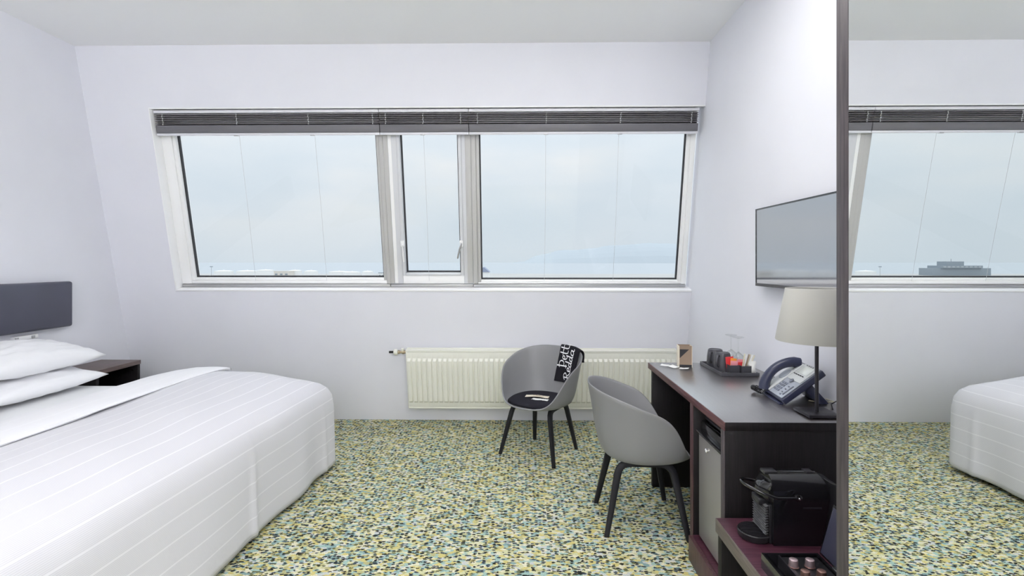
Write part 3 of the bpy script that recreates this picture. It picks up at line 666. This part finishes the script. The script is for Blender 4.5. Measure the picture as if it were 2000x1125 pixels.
sachet(-.026, .015, .044, .085, 'red', 'red tea sachet at the left side of the holder', math.radians(-6), .0)
sachet(-.022, .004, .034, .078, 'orange', 'orange tea sachet between the red and the pink ones', math.radians(6), .0)
sachet(-.020, -.010, .040, .066, 'pink', 'pink sachet in front of the orange tea sachet', math.radians(3), .0)
sachet(.026, .016, .040, .070, 'pink', 'tall pink sachet in the right-hand pocket', math.radians(4), .0)
sachet(.030, .002, .038, .058, 'red', 'short red sachet in the right-hand pocket', math.radians(-5), .0)
for i in range(6):
    m = ['beige', 'white', 'kraft', 'beige', 'white', 'beige'][i]
    lab = ['beige stirring stick at the left of the bundle', 'white sugar stick second from left in the bundle', 'brown sugar stick in the middle of the bundle', 'beige stirring stick right of the brown stick', 'white sugar stick second from right in the bundle', 'beige stirring stick at the right of the bundle'][i]
    s = obj('sugar_stick', box(BM(), -.0035, .0035, -.0015, .0015, 0, .108, bev=.0007), M[m], None, smooth=30)
    s.location = (1.215+.022+i*.0055, 2.895-.012-.003*(i % 3), TZ+.006); s.rotation_euler = (0, math.radians(10+i*2.6), 0); tag(s, lab, 'stick', 'sticks in the black holder')
# packet in clear film at the right of the holder
bm = BM(); grid(bm, 9, 7, lambda i, j: (-.018+.036*j+.004*noise.noise((i*3, j*3, 5)), .014*math.sin(PI*j)*math.sin(PI*min(1, i+.08))+.003*noise.noise((i*6, j*5, 1)), .075*i))
grid(bm, 9, 7, lambda i, j: (-.018+.036*j+.004*noise.noise((i*3, j*3, 5)), -.012*math.sin(PI*j)*math.sin(PI*min(1, i+.08))-.001, .075*i))
pk = obj('cup_packet', bm, M['white'], None, smooth=60); pk.location = (1.292, 2.868, TZ); tag(pk, 'crumpled pale packet at right end of the tray beside sticks', 'packet')
def spoon(x, y, rz, label):
    s = thing('teaspoon', label, 'spoon', (x, y, TZ+.002), rz, 'teaspoons on the tray')
    obj('handle', tube(BM(), [(0, 0, .002), (.03, 0, .004), (.085, 0, .002)], [.0022, .002, .004], 8, ry=[.0015, .0015, .0012]), M['chrome'], s, smooth=50)
    bm = BM(); grid(bm, 7, 12, lambda i, j: (-.017+.017*i*math.cos(2*PI*j)*1.15, .011*i*math.sin(2*PI*j), .0005+.004*i*i)); obj('bowl', bm, M['chrome'], s, smooth=60)
spoon(1.135, 2.915, math.radians(70), 'steel teaspoon lying along the left rim of the tray')
spoon(1.152, 2.885, math.radians(75), 'steel teaspoon beside the sachet holder on the tray')

# ------------------------------------------------------------------ tent card and flyers at the far end of the desk
tcd = thing('tent_card', 'brown folded card stand with dark triangle at desk end', 'card', (.992, 3.10, DZ), math.radians(-6))
obj('front_face', box(BM(), -.036, .036, -.020, -.017, 0, .128, bev=.0005), M['kraft'], tcd)
obj('side_face', box(BM(), -.039, -.036, -.020, .045, 0, .128, bev=.0005), M['cream'], tcd, smooth=30)
obj('rear_face', box(BM(), -.036, .036, .042, .045, 0, .128, bev=.0005), M['kraft'], tcd)
obj('right_face', box(BM(), .036, .039, -.020, .045, 0, .128, bev=.0005), M['cream'], tcd)
bm = BM(); vs = [bm.verts.new(v) for v in ((-.034, -.0206, .108), (.020, -.0206, .108), (-.034, -.0206, .055))]; bm.faces.new(vs)
vs2 = [bm.verts.new(v.co+Vector((0, .0005, 0))) for v in vs]; bm.faces.new(vs2[::-1])
obj('dark_triangle', bm, M['dark'], tcd)
obj('base_strip', box(BM(), -.036, .036, -.0208, -.0200, .0, .016), M['dark'], tcd)
for (x, y, rz, lab, sx, sy) in ((.915, 3.085, .3, 'white leaflet lying at the front of the tent card', .045, .07), (.965, 3.030, -.5, 'curled white leaflet nearest to the tent card', .05, .04), (.875, 3.12, .9, 'white leaflet lying nearest the desk corner', .035, .05)):
    bm = BM(); grid(bm, 8, 8, lambda i, j: (sx*(i-.5), sy*(j-.5), .003+.010*(i-.4)**2+.008*abs(j-.5)**2*(1 if i > .5 else .3)))
    f_ = obj('leaflet', bm, M['paper'], None, smooth=60); f_.location = (x, y, DZ); f_.rotation_euler = (0, 0, rz); tag(f_, lab, 'leaflet', 'leaflets on the desk')
    sm = f_.modifiers.new('thickness', 'SOLIDIFY'); sm.thickness = .0008; sm.offset = 1

# ================================================================== chairs
RIM = [(0, .742), (25, .740), (50, .722), (75, .690), (95, .643), (107, .610), (116, .570), (125, .502), (134, .440), (144, .400), (156, .386), (180, .376)]
ZS = .372
def rim_z(phi):
    d = abs(math.degrees(phi)); s = 0
    for k in (-10, -5, 0, 5, 10): s += lerp_table(RIM, min(180, abs(d+k)) if d+k <= 180 else 360-(d+k))
    return s/5
def rim_xy(phi):
    c, s = math.cos(phi), math.sin(phi); ex = .86
    x = .290*math.copysign(abs(s)**ex, s); y = math.copysign(abs(c)**ex, c)*(.262 if c > 0 else .265)
    f = rim_z(phi); k = max(0, min(1, (f-ZS)/.36))
    return Vector((x*(.94+.06*k), y*(.95+.05*k)))
def shell_pt(phi, s):
    R = rim_xy(phi); zr = rim_z(phi); h = max(0, min(1, (zr-ZS)/.36))
    Rb = R*(1-.20*h)
    if s < .5:
        q = s/.5; return (Rb.x*.80*q, Rb.y*.80*q, ZS+.006*q*q-.004)
    q = (s-.5)/.5; z0 = ZS+.002
    P = [(Rb*.80, z0), (Rb*(1.05*h+.94*(1-h)), z0+.004*h), (Rb*(1.06*h+.98*(1-h)), z0+.55*(zr-z0)), (R, zr)]
    b = ((1-q)**3, 3*q*(1-q)**2, 3*q*q*(1-q), q**3)
    xy = sum((P[i][0]*b[i] for i in range(4)), Vector((0, 0))); z = sum(P[i][1]*b[i] for i in range(4))
    return (xy.x, xy.y, z)
def ring_shell():
    bm = BM(); na, ns = 96, 22
    vs = [[bm.verts.new(shell_pt(-PI+2*PI*a/na, s/ns)) for a in range(na)] for s in range(1, ns+1)]
    c = bm.verts.new(shell_pt(0, 0))
    for a in range(na): bm.faces.new((c, vs[0][a], vs[0][(a+1) % na]))
    for s in range(ns-1):
        for a in range(na): bm.faces.new((vs[s][a], vs[s+1][a], vs[s+1][(a+1) % na], vs[s][(a+1) % na]))
    return bm
def leg_path(sx, front):
    fx, fy = (.2225*sx, -.20) if front else (.182*sx, .20)
    tx, ty = (.150*sx, -.135) if front else (.130*sx, .125)
    f, t, m = Vector((fx, fy, 0)), Vector((tx, ty, .352)), Vector((.138*sx, 0, .352))
    d = (f-t).normalized(); e = (m-t).normalized(); P = [f, f+(t-f)*.35, f+(t-f)*.65, t+d*.055]
    for k in (.25, .5, .75):
        P.append((t+d*.055)*(1-k)**2+t*2*k*(1-k)+(t+e*.055)*k*k)
    P += [t+e*.055, m]
    return P
def make_chair(label, loc, rz, pad, group):
    c = thing('tub_chair', label, 'chair', loc, rz, group)
    sh = obj('shell', ring_shell(), M['shell'], c, smooth=180)
    so = sh.modifiers.new('thickness', 'SOLIDIFY'); so.thickness = .009; so.offset = 1; so.use_rim = True
    sb = sh.modifiers.new('smooth', 'SUBSURF'); sb.levels = 1; sb.render_levels = 1
    if pad:
        bm = BM()
        def pt(phi, q, top):
            p = shell_pt(phi, .5); R = rim_xy(phi); h = max(0, min(1, (rim_z(phi)-ZS)/.36))
            k = (1-.20*h)*.93; z = .0
            return (R.x*k*q, R.y*k*q, ZS+.004+(.026*(1-q**6)**.5+.004*(1-q*q) if top else .0)+.006*q)
        na, nr = 64, 10
        for top in (True, False):
            vs = [[bm.verts.new(pt(2*PI*a/na, r/nr, top)) for a in range(na)] for r in range(1, nr+1)]
            cc = bm.verts.new(pt(0, 0, top))
            for a in range(na): bm.faces.new((cc, vs[0][a], vs[0][(a+1) % na]))
            for r in range(nr-1):
                for a in range(na): bm.faces.new((vs[r][a], vs[r+1][a], vs[r+1][(a+1) % na], vs[r][(a+1) % na]))
        bmesh.ops.remove_doubles(bm, verts=bm.verts, dist=.0004)
        obj('seat_pad', bm, M['pad'], c, smooth=180)
    for sx in (-1, 1):
        for fr in (True, False):
            P = leg_path(sx, fr); n = len(P)
            r = [.012, .0145, .0165, .018, .018, .018, .018, .018, .018]; w = [.010, .012, .013, .013, .013, .012, .012, .012, .012]
            obj('leg', tube(BM(), P, r, 8, ry=w, up=(sx, 0, .35), square=True), M['leg'], c, smooth=50)
    obj('cross_bar', box(BM(), -.148, .148, -.035, .035, .346, .358, bev=.003), M['leg'], c, smooth=30)
    for x in (-.09, .09): obj('spacer', lathe(BM(), [(0, .356), (.014, .356), (.014, .366), (0, .366)], 14, (x, 0, 0)), M['leg'], c, smooth=40)
    return c
CH1 = ((.152, 3.722, 0), math.radians(-33.9))
ch1 = make_chair('grey tub chair with charcoal seat pad in front of the radiator', CH1[0], CH1[1], True, 'grey tub chairs')
ch2 = make_chair('grey tub chair seen from behind, pulled up to the desk', (.634, 2.762, 0), math.radians(90), False, 'grey tub chairs')

# ------------------------------------------------------------------ black tote draped over the chair back
def rot(v, a): return Vector((v.x*math.cos(a)-v.y*math.sin(a), v.x*math.sin(a)+v.y*math.cos(a), v.z))
PH0, PH1 = math.radians(5), math.radians(50)
LIN, LOUT = .218, .07
def tote_pt(a, b, off=0.0):
    """a along the cloth: 0 lower inner hem .. 1 outer hem; b across"""
    phi = PH0+(PH1-PH0)*b + math.radians(-7)*(1-a)
    d = a*(LIN+LOUT)
    R0 = Vector((*rim_xy(phi), rim_z(phi))); wob = .0035*noise.noise((a*4, b*3, 2.2))
    if d < LIN:
        t = 1-(LIN-d)/.40                                  # inside, following the shell
        p = Vector(shell_pt(phi, .5+.5*max(0, t)))
        ind = Vector((p.x, p.y, 0)).normalized()
        q = p-ind*(.007+off+abs(wob)*2)+Vector((0, 0, .010*max(0, min(1, (d-LIN+.05)/.05))))
        return q
    t = (d-LIN)
    ind = Vector((R0.x, R0.y, 0)).normalized()
    up = .011*max(0, 1-t/.03)
    return R0+ind*(min(.022, -.007+t*1.4)+off*(1 if t > .015 else 0)+abs(wob)*2)+Vector((0, 0, up+off*max(0, 1-t/.02)-max(0, t-.014)))
tt = thing('tote_bag', 'black cotton bag with white script draped over the chair back', 'bag', CH1[0], CH1[1])
bm = BM(); grid(bm, 40, 14, lambda i, j: tote_pt(i, j)); cl = obj('cloth', bm, M['tote'], tt, smooth=180)
so = cl.modifiers.new('thickness', 'SOLIDIFY'); so.thickness = .004; so.offset = 0
# strap end hanging outside
sp_ = [tote_pt(.97, .8, .004)+Vector((0, 0, -.004*k-.00)) + Vector((.002*k, -.002*k, -.004*k)) for k in range(6)]
obj('strap', tube(BM(), sp_, .010, 8, ry=.003), M['tote'], tt, smooth=50)
# script lettering: strokes in letter space (x along reading direction, y up)
GL = {
 'Th': [[(.1, -.12), (.1, 1.15)], [(-.08, .0), (.26, .02)], [(-.06, .85), (.1, .95), (.45, .92), (.58, .7), (.5, .42), (.3, .3), (.1, .32)]],
 'e': [[(.0, .3), (.28, .38), (.34, .58), (.2, .68), (.04, .5), (.03, .2), (.18, .02), (.42, .12)]],
 't': [[(.16, 1.05), (.1, .3), (.16, .03), (.36, .06)], [(-.06, .68), (.42, .74)]],
 'a': [[(.36, .52), (.18, .62), (.02, .4), (.05, .08), (.2, .03), (.36, .3)], [(.38, .6), (.34, .15), (.42, .02), (.54, .1)]],
 'R': [[(.12, .0), (.12, 1.0)], [(-.14, .78), (.05, 1.0), (.4, 1.05), (.58, .82), (.42, .56), (.12, .48)], [(.26, .5), (.5, .14), (.78, .0)]],
 'd': [[(.34, .5), (.16, .6), (.02, .38), (.06, .06), (.22, .04), (.34, .3)], [(.42, 1.15), (.34, .3), (.4, .03), (.54, .1)]],
 's': [[(.36, .58), (.16, .62), (.1, .46), (.32, .26), (.22, .02), (.0, .08)]],
}
ADV = {'Th': .66, 'e': .42, 't': .38, 'a': .52, 'R': .72, 'd': .52, 's': .40}
def write(parent, letters, a0, b0, size):
    """a runs up the cloth, letter tops point to lower b"""
    pen = 0
    for g in letters:
        bm = BM()
        for st in GL[g]:
            fine = []
            for (p, q) in zip(st, st[1:]):
                for k in range(5): fine.append((p[0]+(q[0]-p[0])*k/5, p[1]+(q[1]-p[1])*k/5))
            fine.append(st[-1])
            for _ in range(3): fine = [fine[0]]+[tuple((fine[i-1][c]+2*fine[i][c]+fine[i+1][c])/4 for c in (0, 1)) for i in range(1, len(fine)-1)]+[fine[-1]]
            pts = [tote_pt(min(.99, a0+(pen+x)*size/(LIN+LOUT)), b0-y*size/.21, .0035) for x, y in fine]
            tube(bm, pts, .0046, 6, ry=.0012, up=(-.6, -.75, .2))
        obj('lettering', bm, M['print'], parent, smooth=60)
        pen += ADV[g]
write(cl, ['Th', 'e', 't', 't', 'a'], .34, .36, .066)
write(cl, ['R', 'e', 'd', 'd', 'a'], .10, .66, .066)

# paper pieces on the seat pad
def seat_xyz(x, y, z): return rot(Vector((x, y, z)), CH1[1])+Vector(CH1[0])
lf = thing('paper_leaflet', 'cream printed leaflet lying on the charcoal seat pad', 'leaflet', seat_xyz(-.005, -.045, .409), math.radians(-12), 'papers on the seat pad')
bm = BM(); grid(bm, 14, 6, lambda i, j: (-.085+.17*i, -.026+.052*j, .0035+.005*math.sin(i*PI)**2+.004*math.sin(i*5+j)*.3)); p_ = obj('sheet', bm, M['cream'], lf, smooth=60)
sm = p_.modifiers.new('thickness', 'SOLIDIFY'); sm.thickness = .0012; sm.offset = 1
bm = BM(); tube(bm, [(-.03+.055*t, .012*math.sin(t*7), .0088+.0045*math.sin((.32+.32*t)*PI)**2) for t in [k/10 for k in range(11)]], .003, 6, ry=.0006); tube(bm, [(.0+.05*t, -.010+.010*math.cos(t*6), .0088+.003) for t in [k/8 for k in range(9)]], .002, 6, ry=.0006)
obj('printed_line', bm, M['kraft'], lf)
w2 = obj('paper_scrap', BM(), M['paper'], None)
bm = BM(); grid(bm, 16, 5, lambda i, j: (-.06+.12*i, -.02+.04*j+.006*noise.noise((i*6, j, 0)), .004+.006*abs(noise.noise((i*7, j*4, 3)))))
bm.to_mesh(w2.data); bm.free()
for p in w2.data.polygons: p.use_smooth = True
w2.location = seat_xyz(.045, -.088, .404); w2.rotation_euler = (0, 0, math.radians(-20)); sm = w2.modifiers.new('thickness', 'SOLIDIFY'); sm.thickness = .001; sm.offset = 1
tag(w2, 'crumpled white paper beside the cream leaflet on the seat pad', 'paper', 'papers on the seat pad')

# ================================================================== bed
BX0, BX1, BY0, BY1 = -3.30, -1.268, 1.26, 3.472
bd = thing('bed', 'wide bed made up with white sheets against the left wall', 'bed', ((BX0+BX1)/2, (BY0+BY1)/2, 0))
ox, oy = (BX0+BX1)/2, (BY0+BY1)/2
obj('base', box(BM(), BX0-ox, BX1-ox-.24, BY0-oy+.06, BY1-oy-.06, .06, .26, bev=.01), M['black'], bd, smooth=30)
for x in (BX0+.12, BX1-.36):
    for y in (BY0+.2, BY1-.2): obj('leg', lathe(BM(), [(0, 0), (.02, 0), (.026, .06), (0, .06)], 14, (x-ox, y-oy, 0)), M['black'], bd, smooth=40)
def sheet_z(x, y): return .558+.006*noise.noise((x*2.2, y*2.2, 1))
bm = BM(); box(bm, BX0-ox, BX1-ox-.21, BY0-oy+.03, BY1-oy-.03, .26, .548, bev=.05, seg=4); obj('mattress', bm, M['sheet'], bd, smooth=60)

# duvet: rings of an open U-shaped outline (far side, foot, near side)
XF = -2.21
def outline(ins, rad, nside=46, ncor=12, nfoot=130):
    x1, ya, yb = max(BX1-ins, XF+.06), BY1-ins, BY0+ins
    rad = max(.004, min(rad, (ya-yb)/2-.002, x1-XF-.02)); pts = []
    for k in range(nside): pts.append((XF+(x1-rad-XF)*k/nside, ya))
    for k in range(ncor): a = PI/2*(1-k/ncor); pts.append((x1-rad+rad*math.cos(a), ya-rad+rad*math.sin(a)))
    for k in range(nfoot): pts.append((x1, ya-rad-(ya-yb-2*rad)*k/nfoot))
    for k in range(ncor): a = -PI/2*k/ncor; pts.append((x1-rad+rad*math.cos(a), yb+rad+rad*math.sin(a)))
    for k in range(nside+1): pts.append((x1-rad-(x1-rad-XF)*k/nside, yb))
    return pts
prof = [(-.028, .030), (-.028, .06), (-.026, .14), (-.024, .24), (-.022, .34), (-.020, .42), (-.012, .49), (.006, .535), (.035, .567), (.08, .592), (.15, .613), (.22, .629), (.32, .643), (.43, .653), (.60, .662), (.80, .667), (1.0, .668), (1.09, .668)]
SIDE = [(-.012, .50), (.006, .585), (.035, .628), (.08, .650), (.15, .664), (.22, .671), (.32, .674), (.43, .675), (.60, .672), (.80, .669), (2, .668)]     # plumper along the far and near sides
bm = BM(); uvl = bm.loops.layers.uv.verify(); rows = []; uvs = []
run = [0]
for (a, b) in zip(prof, prof[1:]): run.append(run[-1]+math.hypot(b[0]-a[0], b[1]-a[1]))
total = 1.92
for k, (ins, z) in enumerate(prof):
    rad = .10 if ins < 0 else .10+ins*.12
    if ins > 1.0: rad = .004
    row = []; ur = []
    for i, (x, y) in enumerate(outline(ins, rad)):
        hang = max(0, (.5-z)/.5)
        n_ = noise.noise((x*3.1, y*3.1, z*2))*.010 + noise.noise((x*9, y*7, z*1.5+4))*.005*hang
        zz = z; xx, yy = x, y
        if ins > -.013: bl = min(1, max(0, (BX1-x-.12)/.42)); zz = z+(lerp_table(SIDE, ins)-z)*bl*bl*(3-2*bl)
        if ins < .02:                                             # folds of the hanging side
            s_ = y*1.0+x*1.0; wv = .010*hang*math.sin(s_*9+2*math.sin(s_*3.3))+n_
            if x > BX1-.16: xx += wv + .016*hang**.5*(math.exp(-((y-2.50)/.022)**2)+.6*math.exp(-((y-3.27)/.02)**2))       # two small pleats
            else: yy += wv*(1 if y > oy else -1)
            zz += hang*.012*noise.noise((x*2, y*2, 9)) if k < 3 else 0
        else: zz += n_*min(1, ins/.2)*1.3 - .014*max(0, (x+1.75)/.36)**2*0
        xx -= (BY1-y)*.062*max(0, (x-XF)/(BX1-XF))              # the foot edge runs slightly askew
        row.append(bm.verts.new((xx, yy, zz)))
        # metres along the bed; on the foot the fall adds to it
        foot = min(1, max(0, (x-(BX1-.30))/.22))
        d_edge = run[8]-run[k]
        along = x-BX0
        if ins < .08: along = (BX1-.08-BX0)+(run[9]-run[k]) if x > BX1-.09 else x-BX0
        ur.append((along, y))
    rows.append(row); uvs.append(ur)
for k in range(len(rows)-1):
    for i in range(len(rows[k])-1):
        f = bm.faces.new((rows[k][i], rows[k][i+1], rows[k+1][i+1], rows[k+1][i]))
        for lp, (a, b) in zip(f.loops, ((k, i), (k, i+1), (k+1, i+1), (k+1, i))): lp[uvl].uv = uvs[a][b]
dv = obj('duvet', bm, M['duvet'], None, smooth=180)
so = dv.modifiers.new('thickness', 'SOLIDIFY'); so.thickness = .012; so.offset = -1
tag(dv, 'white striped duvet covering the bed down to the floor', 'duvet')
# turned-down band of the duvet
fp_ = [(-2.63, .530), (-2.57, .562), (-2.48, .612), (-2.38, .650), (-2.28, .676), (-2.18, .694), (-2.08, .697), (-2.02, .695), (-1.99, .691), (-1.978, .684), (-1.985, .677), (-2.02, .675)]
bm = BM(); nv = 60
def fpt(i, j):
    t = i*(len(fp_)-1); k = min(int(t), len(fp_)-2); q = t-k
    x = fp_[k][0]+(fp_[k+1][0]-fp_[k][0])*q; z = fp_[k][1]+(fp_[k+1][1]-fp_[k][1])*q
    s = -.03+1.06*j; y = BY1-.010-(BY1-BY0-.020)*min(1, max(0, s))
    ed = min(1, max(0, (j-.0)/.07)); ed2 = min(1, max(0, (1-j)/.07)); dr = (1-ed)**2+(1-ed2)**2
    x += .022*noise.noise((0, y*1.6, 7))+.008*noise.noise((x*5, y*6, 2))-.03*(y-3.45)*0
    ed = min(BY1-y, y-BY0); z -= .32*lerp_table([(0, .09), (.026, .075), (.066, .054), (.12, .037), (.28, .016), (.5, .0), (9, 0)], ed)*(1 if k > 1 else .2)
    z += .010*noise.noise((x*4, y*3, 11))*(1 if 1 < k < 9 else .3) - .0*dr
    return (x, y, z)
grid(bm, 45, nv, fpt, uvfn=lambda i, j: (i*.62, j*2.2))
fo = obj('turned_down_fold', bm, M['fold'], dv, smooth=180)
so = fo.modifiers.new('thickness', 'SOLIDIFY'); so.thickness = .010; so.offset = -1

def pillow(loc, rot_, label, sx, sy, h, seed):
    bm = BM(); n = 28
    for sg in (1, -1):
        def pt(i, j):
            u, v = 2*i-1, 2*j-1
            th_ = max(0, (1-u*u)*(1-v*v))**.42
            kx = 1-.07*(1-abs(v)**2)*abs(u)**3; ky = 1-.07*(1-abs(u)**2)*abs(v)**3
            z = sg*h*th_*(1 if sg > 0 else .8)+.010*noise.noise((u*2.5+seed, v*2.5, sg))*th_+.014*sg*noise.noise((u*6+seed, v*5, sg*2))*th_
            return (u*sx*kx, v*sy*ky, z)
        grid(bm, n, n, pt)
    bmesh.ops.remove_doubles(bm, verts=bm.verts, dist=.0008)
    p = obj('pillow', bm, M['pillow'], None, smooth=180); p.location = loc; p.rotation_euler = rot_; tag(p, label, 'pillow', 'pillows on the bed'); return p
pillow((-3.055, 3.055, .633), (0, math.radians(4), 0), 'white pillow lying on the sheet, lower of the two stacked', .245, .40, .080, 3)
pillow((-3.065, 3.045, .792), (math.radians(-1), math.radians(9), math.radians(1)), 'white pillow on top of the stack below the headboard', .245, .41, .096, 8)

# headboard, socket, nightstand
hb = thing('headboard', 'padded navy black leather headboard panel on the left wall', 'headboard', (XL+.004, 2.39, 1.075))
obj('cushion', box(BM(), .012, .062, -1.33, 1.33, -.165, .165, bev=.018, seg=4), M['navy'], hb, smooth=60)
obj('backing_board', box(BM(), .0, .014, -1.326, 1.326, -.16, .16), M['black'], hb)
obj('piping', tube(BM(), [(.030, 1.333, -.155), (.030, 1.334, 0), (.030, 1.333, .155)], .004, 6), M['piping'], hb, smooth=50)
sk = thing('wall_socket', 'narrow white socket strip on the wall under the headboard', 'socket', (XL, 3.40, .872))
obj('cover', box(BM(), 0, .028, -.085, .085, -.014, .014, bev=.004), M['gloss'], sk, smooth=30)
for y in (-.07, .045): obj('switch', box(BM(), .028, .034, y-.012, y+.012, -.010, .008, bev=.002), M['alu'], sk, smooth=30)
ns = thing('nightstand', 'dark brown open bedside table in the corner beside the bed', 'nightstand', (-3.19, 3.83, 0))
def npart(nm, a, m, par=None): return obj(nm, box(BM(), a[0]+3.19, a[1]+3.19, a[2]-3.83, a[3]-3.83, a[4], a[5], bev=.0015), m, par or ns, smooth=30)
npart('top', (XL+.002, -3.032, 3.612, 4.046, .568, .600), M['night'])
npart('side_panel', (XL+.002, -3.036, 3.616, 3.642, 0, .568), M['espx']); fs_ = npart('side_panel', (XL+.002, -3.036, 4.016, 4.042, 0, .568), M['espx'])
npart('back_panel', (XL+.002, XL+.018, 3.642, 4.016, .10, .568), M['espx']); npart('shelf', (XL+.018, -3.04, 3.642, 4.016, .30, .322), M['espx']); npart('bottom', (XL+.018, -3.04, 3.642, 4.016, .06, .082), M['espx'])
obj('shelf_pin', lathe(BM(), [(0, 0), (.006, 0), (.006, .006), (0, .007)], 10, M=Matrix.Translation((-3.075+3.19, 4.016-3.83, .525)) @ Matrix.Rotation(PI/2, 4, 'X')), M['chrome'], fs_, smooth=40)

# ================================================================== the world outside
GZ = -14
def outside(name, bm, m, label): return tag(obj(name, bm, m, None), label, None, kind='structure')
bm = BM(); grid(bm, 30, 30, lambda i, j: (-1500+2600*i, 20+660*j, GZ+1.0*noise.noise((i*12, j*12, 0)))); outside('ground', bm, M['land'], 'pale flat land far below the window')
bm = BM(); vs = [bm.verts.new(v) for v in ((-16000, 660, GZ-1.6), (16000, 660, GZ-1.6), (16000, 16000, GZ-1.6), (-16000, 16000, GZ-1.6))]; bm.faces.new(vs); outside('sea', bm, M['sea'], 'pale water beyond the shore, haze put into its colour')
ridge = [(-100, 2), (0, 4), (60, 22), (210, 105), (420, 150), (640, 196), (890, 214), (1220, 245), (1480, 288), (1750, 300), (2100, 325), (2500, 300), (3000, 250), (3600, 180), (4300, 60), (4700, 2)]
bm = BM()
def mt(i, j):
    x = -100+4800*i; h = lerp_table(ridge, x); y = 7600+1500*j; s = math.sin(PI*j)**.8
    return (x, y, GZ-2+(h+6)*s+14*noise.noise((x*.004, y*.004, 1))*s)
grid(bm, 90, 13, mt); outside('mountain', bm, M['hill'], 'pale blue mountain across the water, haze put into its colour')
DT = 520
def tank(name_lab, px, w, h, d=DT):
    x = (px-1016)/1000*d; r = w/2000*d; hh = h/1000*d
    t = thing('storage_tank', name_lab, 'tank', (x, d, GZ-.8), 0, 'white storage tanks on the horizon')
    obj('wall', lathe(BM(), [(0, 0), (r, 0), (r, hh*.88), (r*1.015, hh*.88), (r*1.015, hh*.91), (r, hh*.91)], 28), M['tank'], t, smooth=35)
    obj('roof', lathe(BM(), [(r, hh*.91), (r*.5, hh*.98), (0, hh)], 28), M['tank'], t, smooth=35)
    obj('roof_vent', lathe(BM(), [(0, hh), (.4, hh), (.4, hh+.7), (0, hh+.8)], 8), M['tank'], t)
for i, (px, w, h, d, lab) in enumerate([(432, 34, 15, 520, 'white storage tank farthest left in the left window'), (479, 40, 15, 520, 'wide white storage tank second from left on the horizon'), (515, 31, 14.5, 556, 'white storage tank just left of the tan building'),
        (574, 24, 15, 535, 'white storage tank just right of the tan building'), (605, 26, 15, 520, 'white storage tank standing alone in mid left window'), (660, 38, 12.5, 540, 'low pale storage tank right of the lone tank'), (686, 32, 12.5, 525, 'low pale tank overlapping its left neighbour'), (717, 22, 14, 520, 'small white storage tank farthest right in left window'), (352, 34, 15, 520, 'white storage tank hidden behind the left window frame')]):
    tank(lab, px, w, h, d)
def house(nm, lab, cat, px0, px1, top, d, m, mr, gable=False, windows=3):
    x0, x1 = (px0-1016)/1000*d, (px1-1016)/1000*d; h = 15.4-top/1000*d; cx = (x0+x1)/2; hw = (x1-x0)/2
    t = thing(nm, lab, cat, (cx, d, GZ-.8))
    obj('wall', box(BM(), -hw, hw, 0, 12, 0, h), M[m], t)
    if gable: obj('roof', prism(BM(), [(-hw-.3, h), (hw+.3, h), (0, h+hw*.95)], -.4, 12.4), M[mr], t)
    else: obj('roof', box(BM(), -hw-.3, hw+.3, -.3, 12.3, h, h+.6), M[mr], t)
    for k in range(windows):
        a = -hw+(k+.5)*2*hw/windows; obj('window', box(BM(), a-hw*.5/windows, a+hw*.5/windows, -.12, .0, h*.45, h*.7), M['slate'], t)
    return t
h1 = house('warehouse', 'tan flat-roofed building between the white tanks', 'building', 531, 561, 17, 515, 'tan', 'tan')
house('red_roof_shed', 'small red-roofed shed seen low in the middle window', 'building', 872, 886, 18, 560, 'tan', 'rust', windows=2)
house('grey_roof_shed', 'small grey-roofed shed low in the middle window', 'building', 848, 862, 18, 560, 'tan', 'slate', windows=2)
house('gabled_house', 'white gabled house with blue roof at edge of right window', 'house', 934, 955, 17, 300, 'tank', 'blueroof', True, 2)
house('pale_low_building', 'long pale low building at the right of the left window', 'building', 738, 760, 20, 500, 'tank', 'slate', windows=4)
# grey terminal building that only the mirror shows
tb = thing('terminal_building', 'grey blue terminal building seen in the mirror', 'building', (-505, 600, GZ-.8))
obj('long_wing', box(BM(), -37, 30, 0, 20, 0, 6.2+3), M['slate'], tb); obj('main_block', box(BM(), -26, 20, -2, 20, 9.2, 12.2), M['slate'], tb); obj('tower', box(BM(), -8, 12, 2, 16, 12.2, 17.0), M['slate'], tb)
for k in range(9): obj('window', box(BM(), -24+k*5, -21+k*5, -2.3, -2, 10, 11.5), M['sea'], tb)
obj('antenna', tube(BM(), [(2, 8, 17), (2, 8, 20)], .3, 6), M['slate'], tb)
for px, lab in ((407, 'thin light mast at the left edge of the left window'), (-328+0, 'thin light mast seen at left of the mirror')):
    d = 330; m_ = thing('light_mast', lab, 'mast', ((px-1016)/1000*d if px > 0 else -.69*d, d, GZ-.8))
    obj('pole', tube(BM(), [(0, 0, 0), (0, 0, 13.2)], .12, 6), M['alu'], m_); obj('lamp_head', box(BM(), -.9, .9, -.2, .2, 13.0, 13.5), M['slate'], m_)
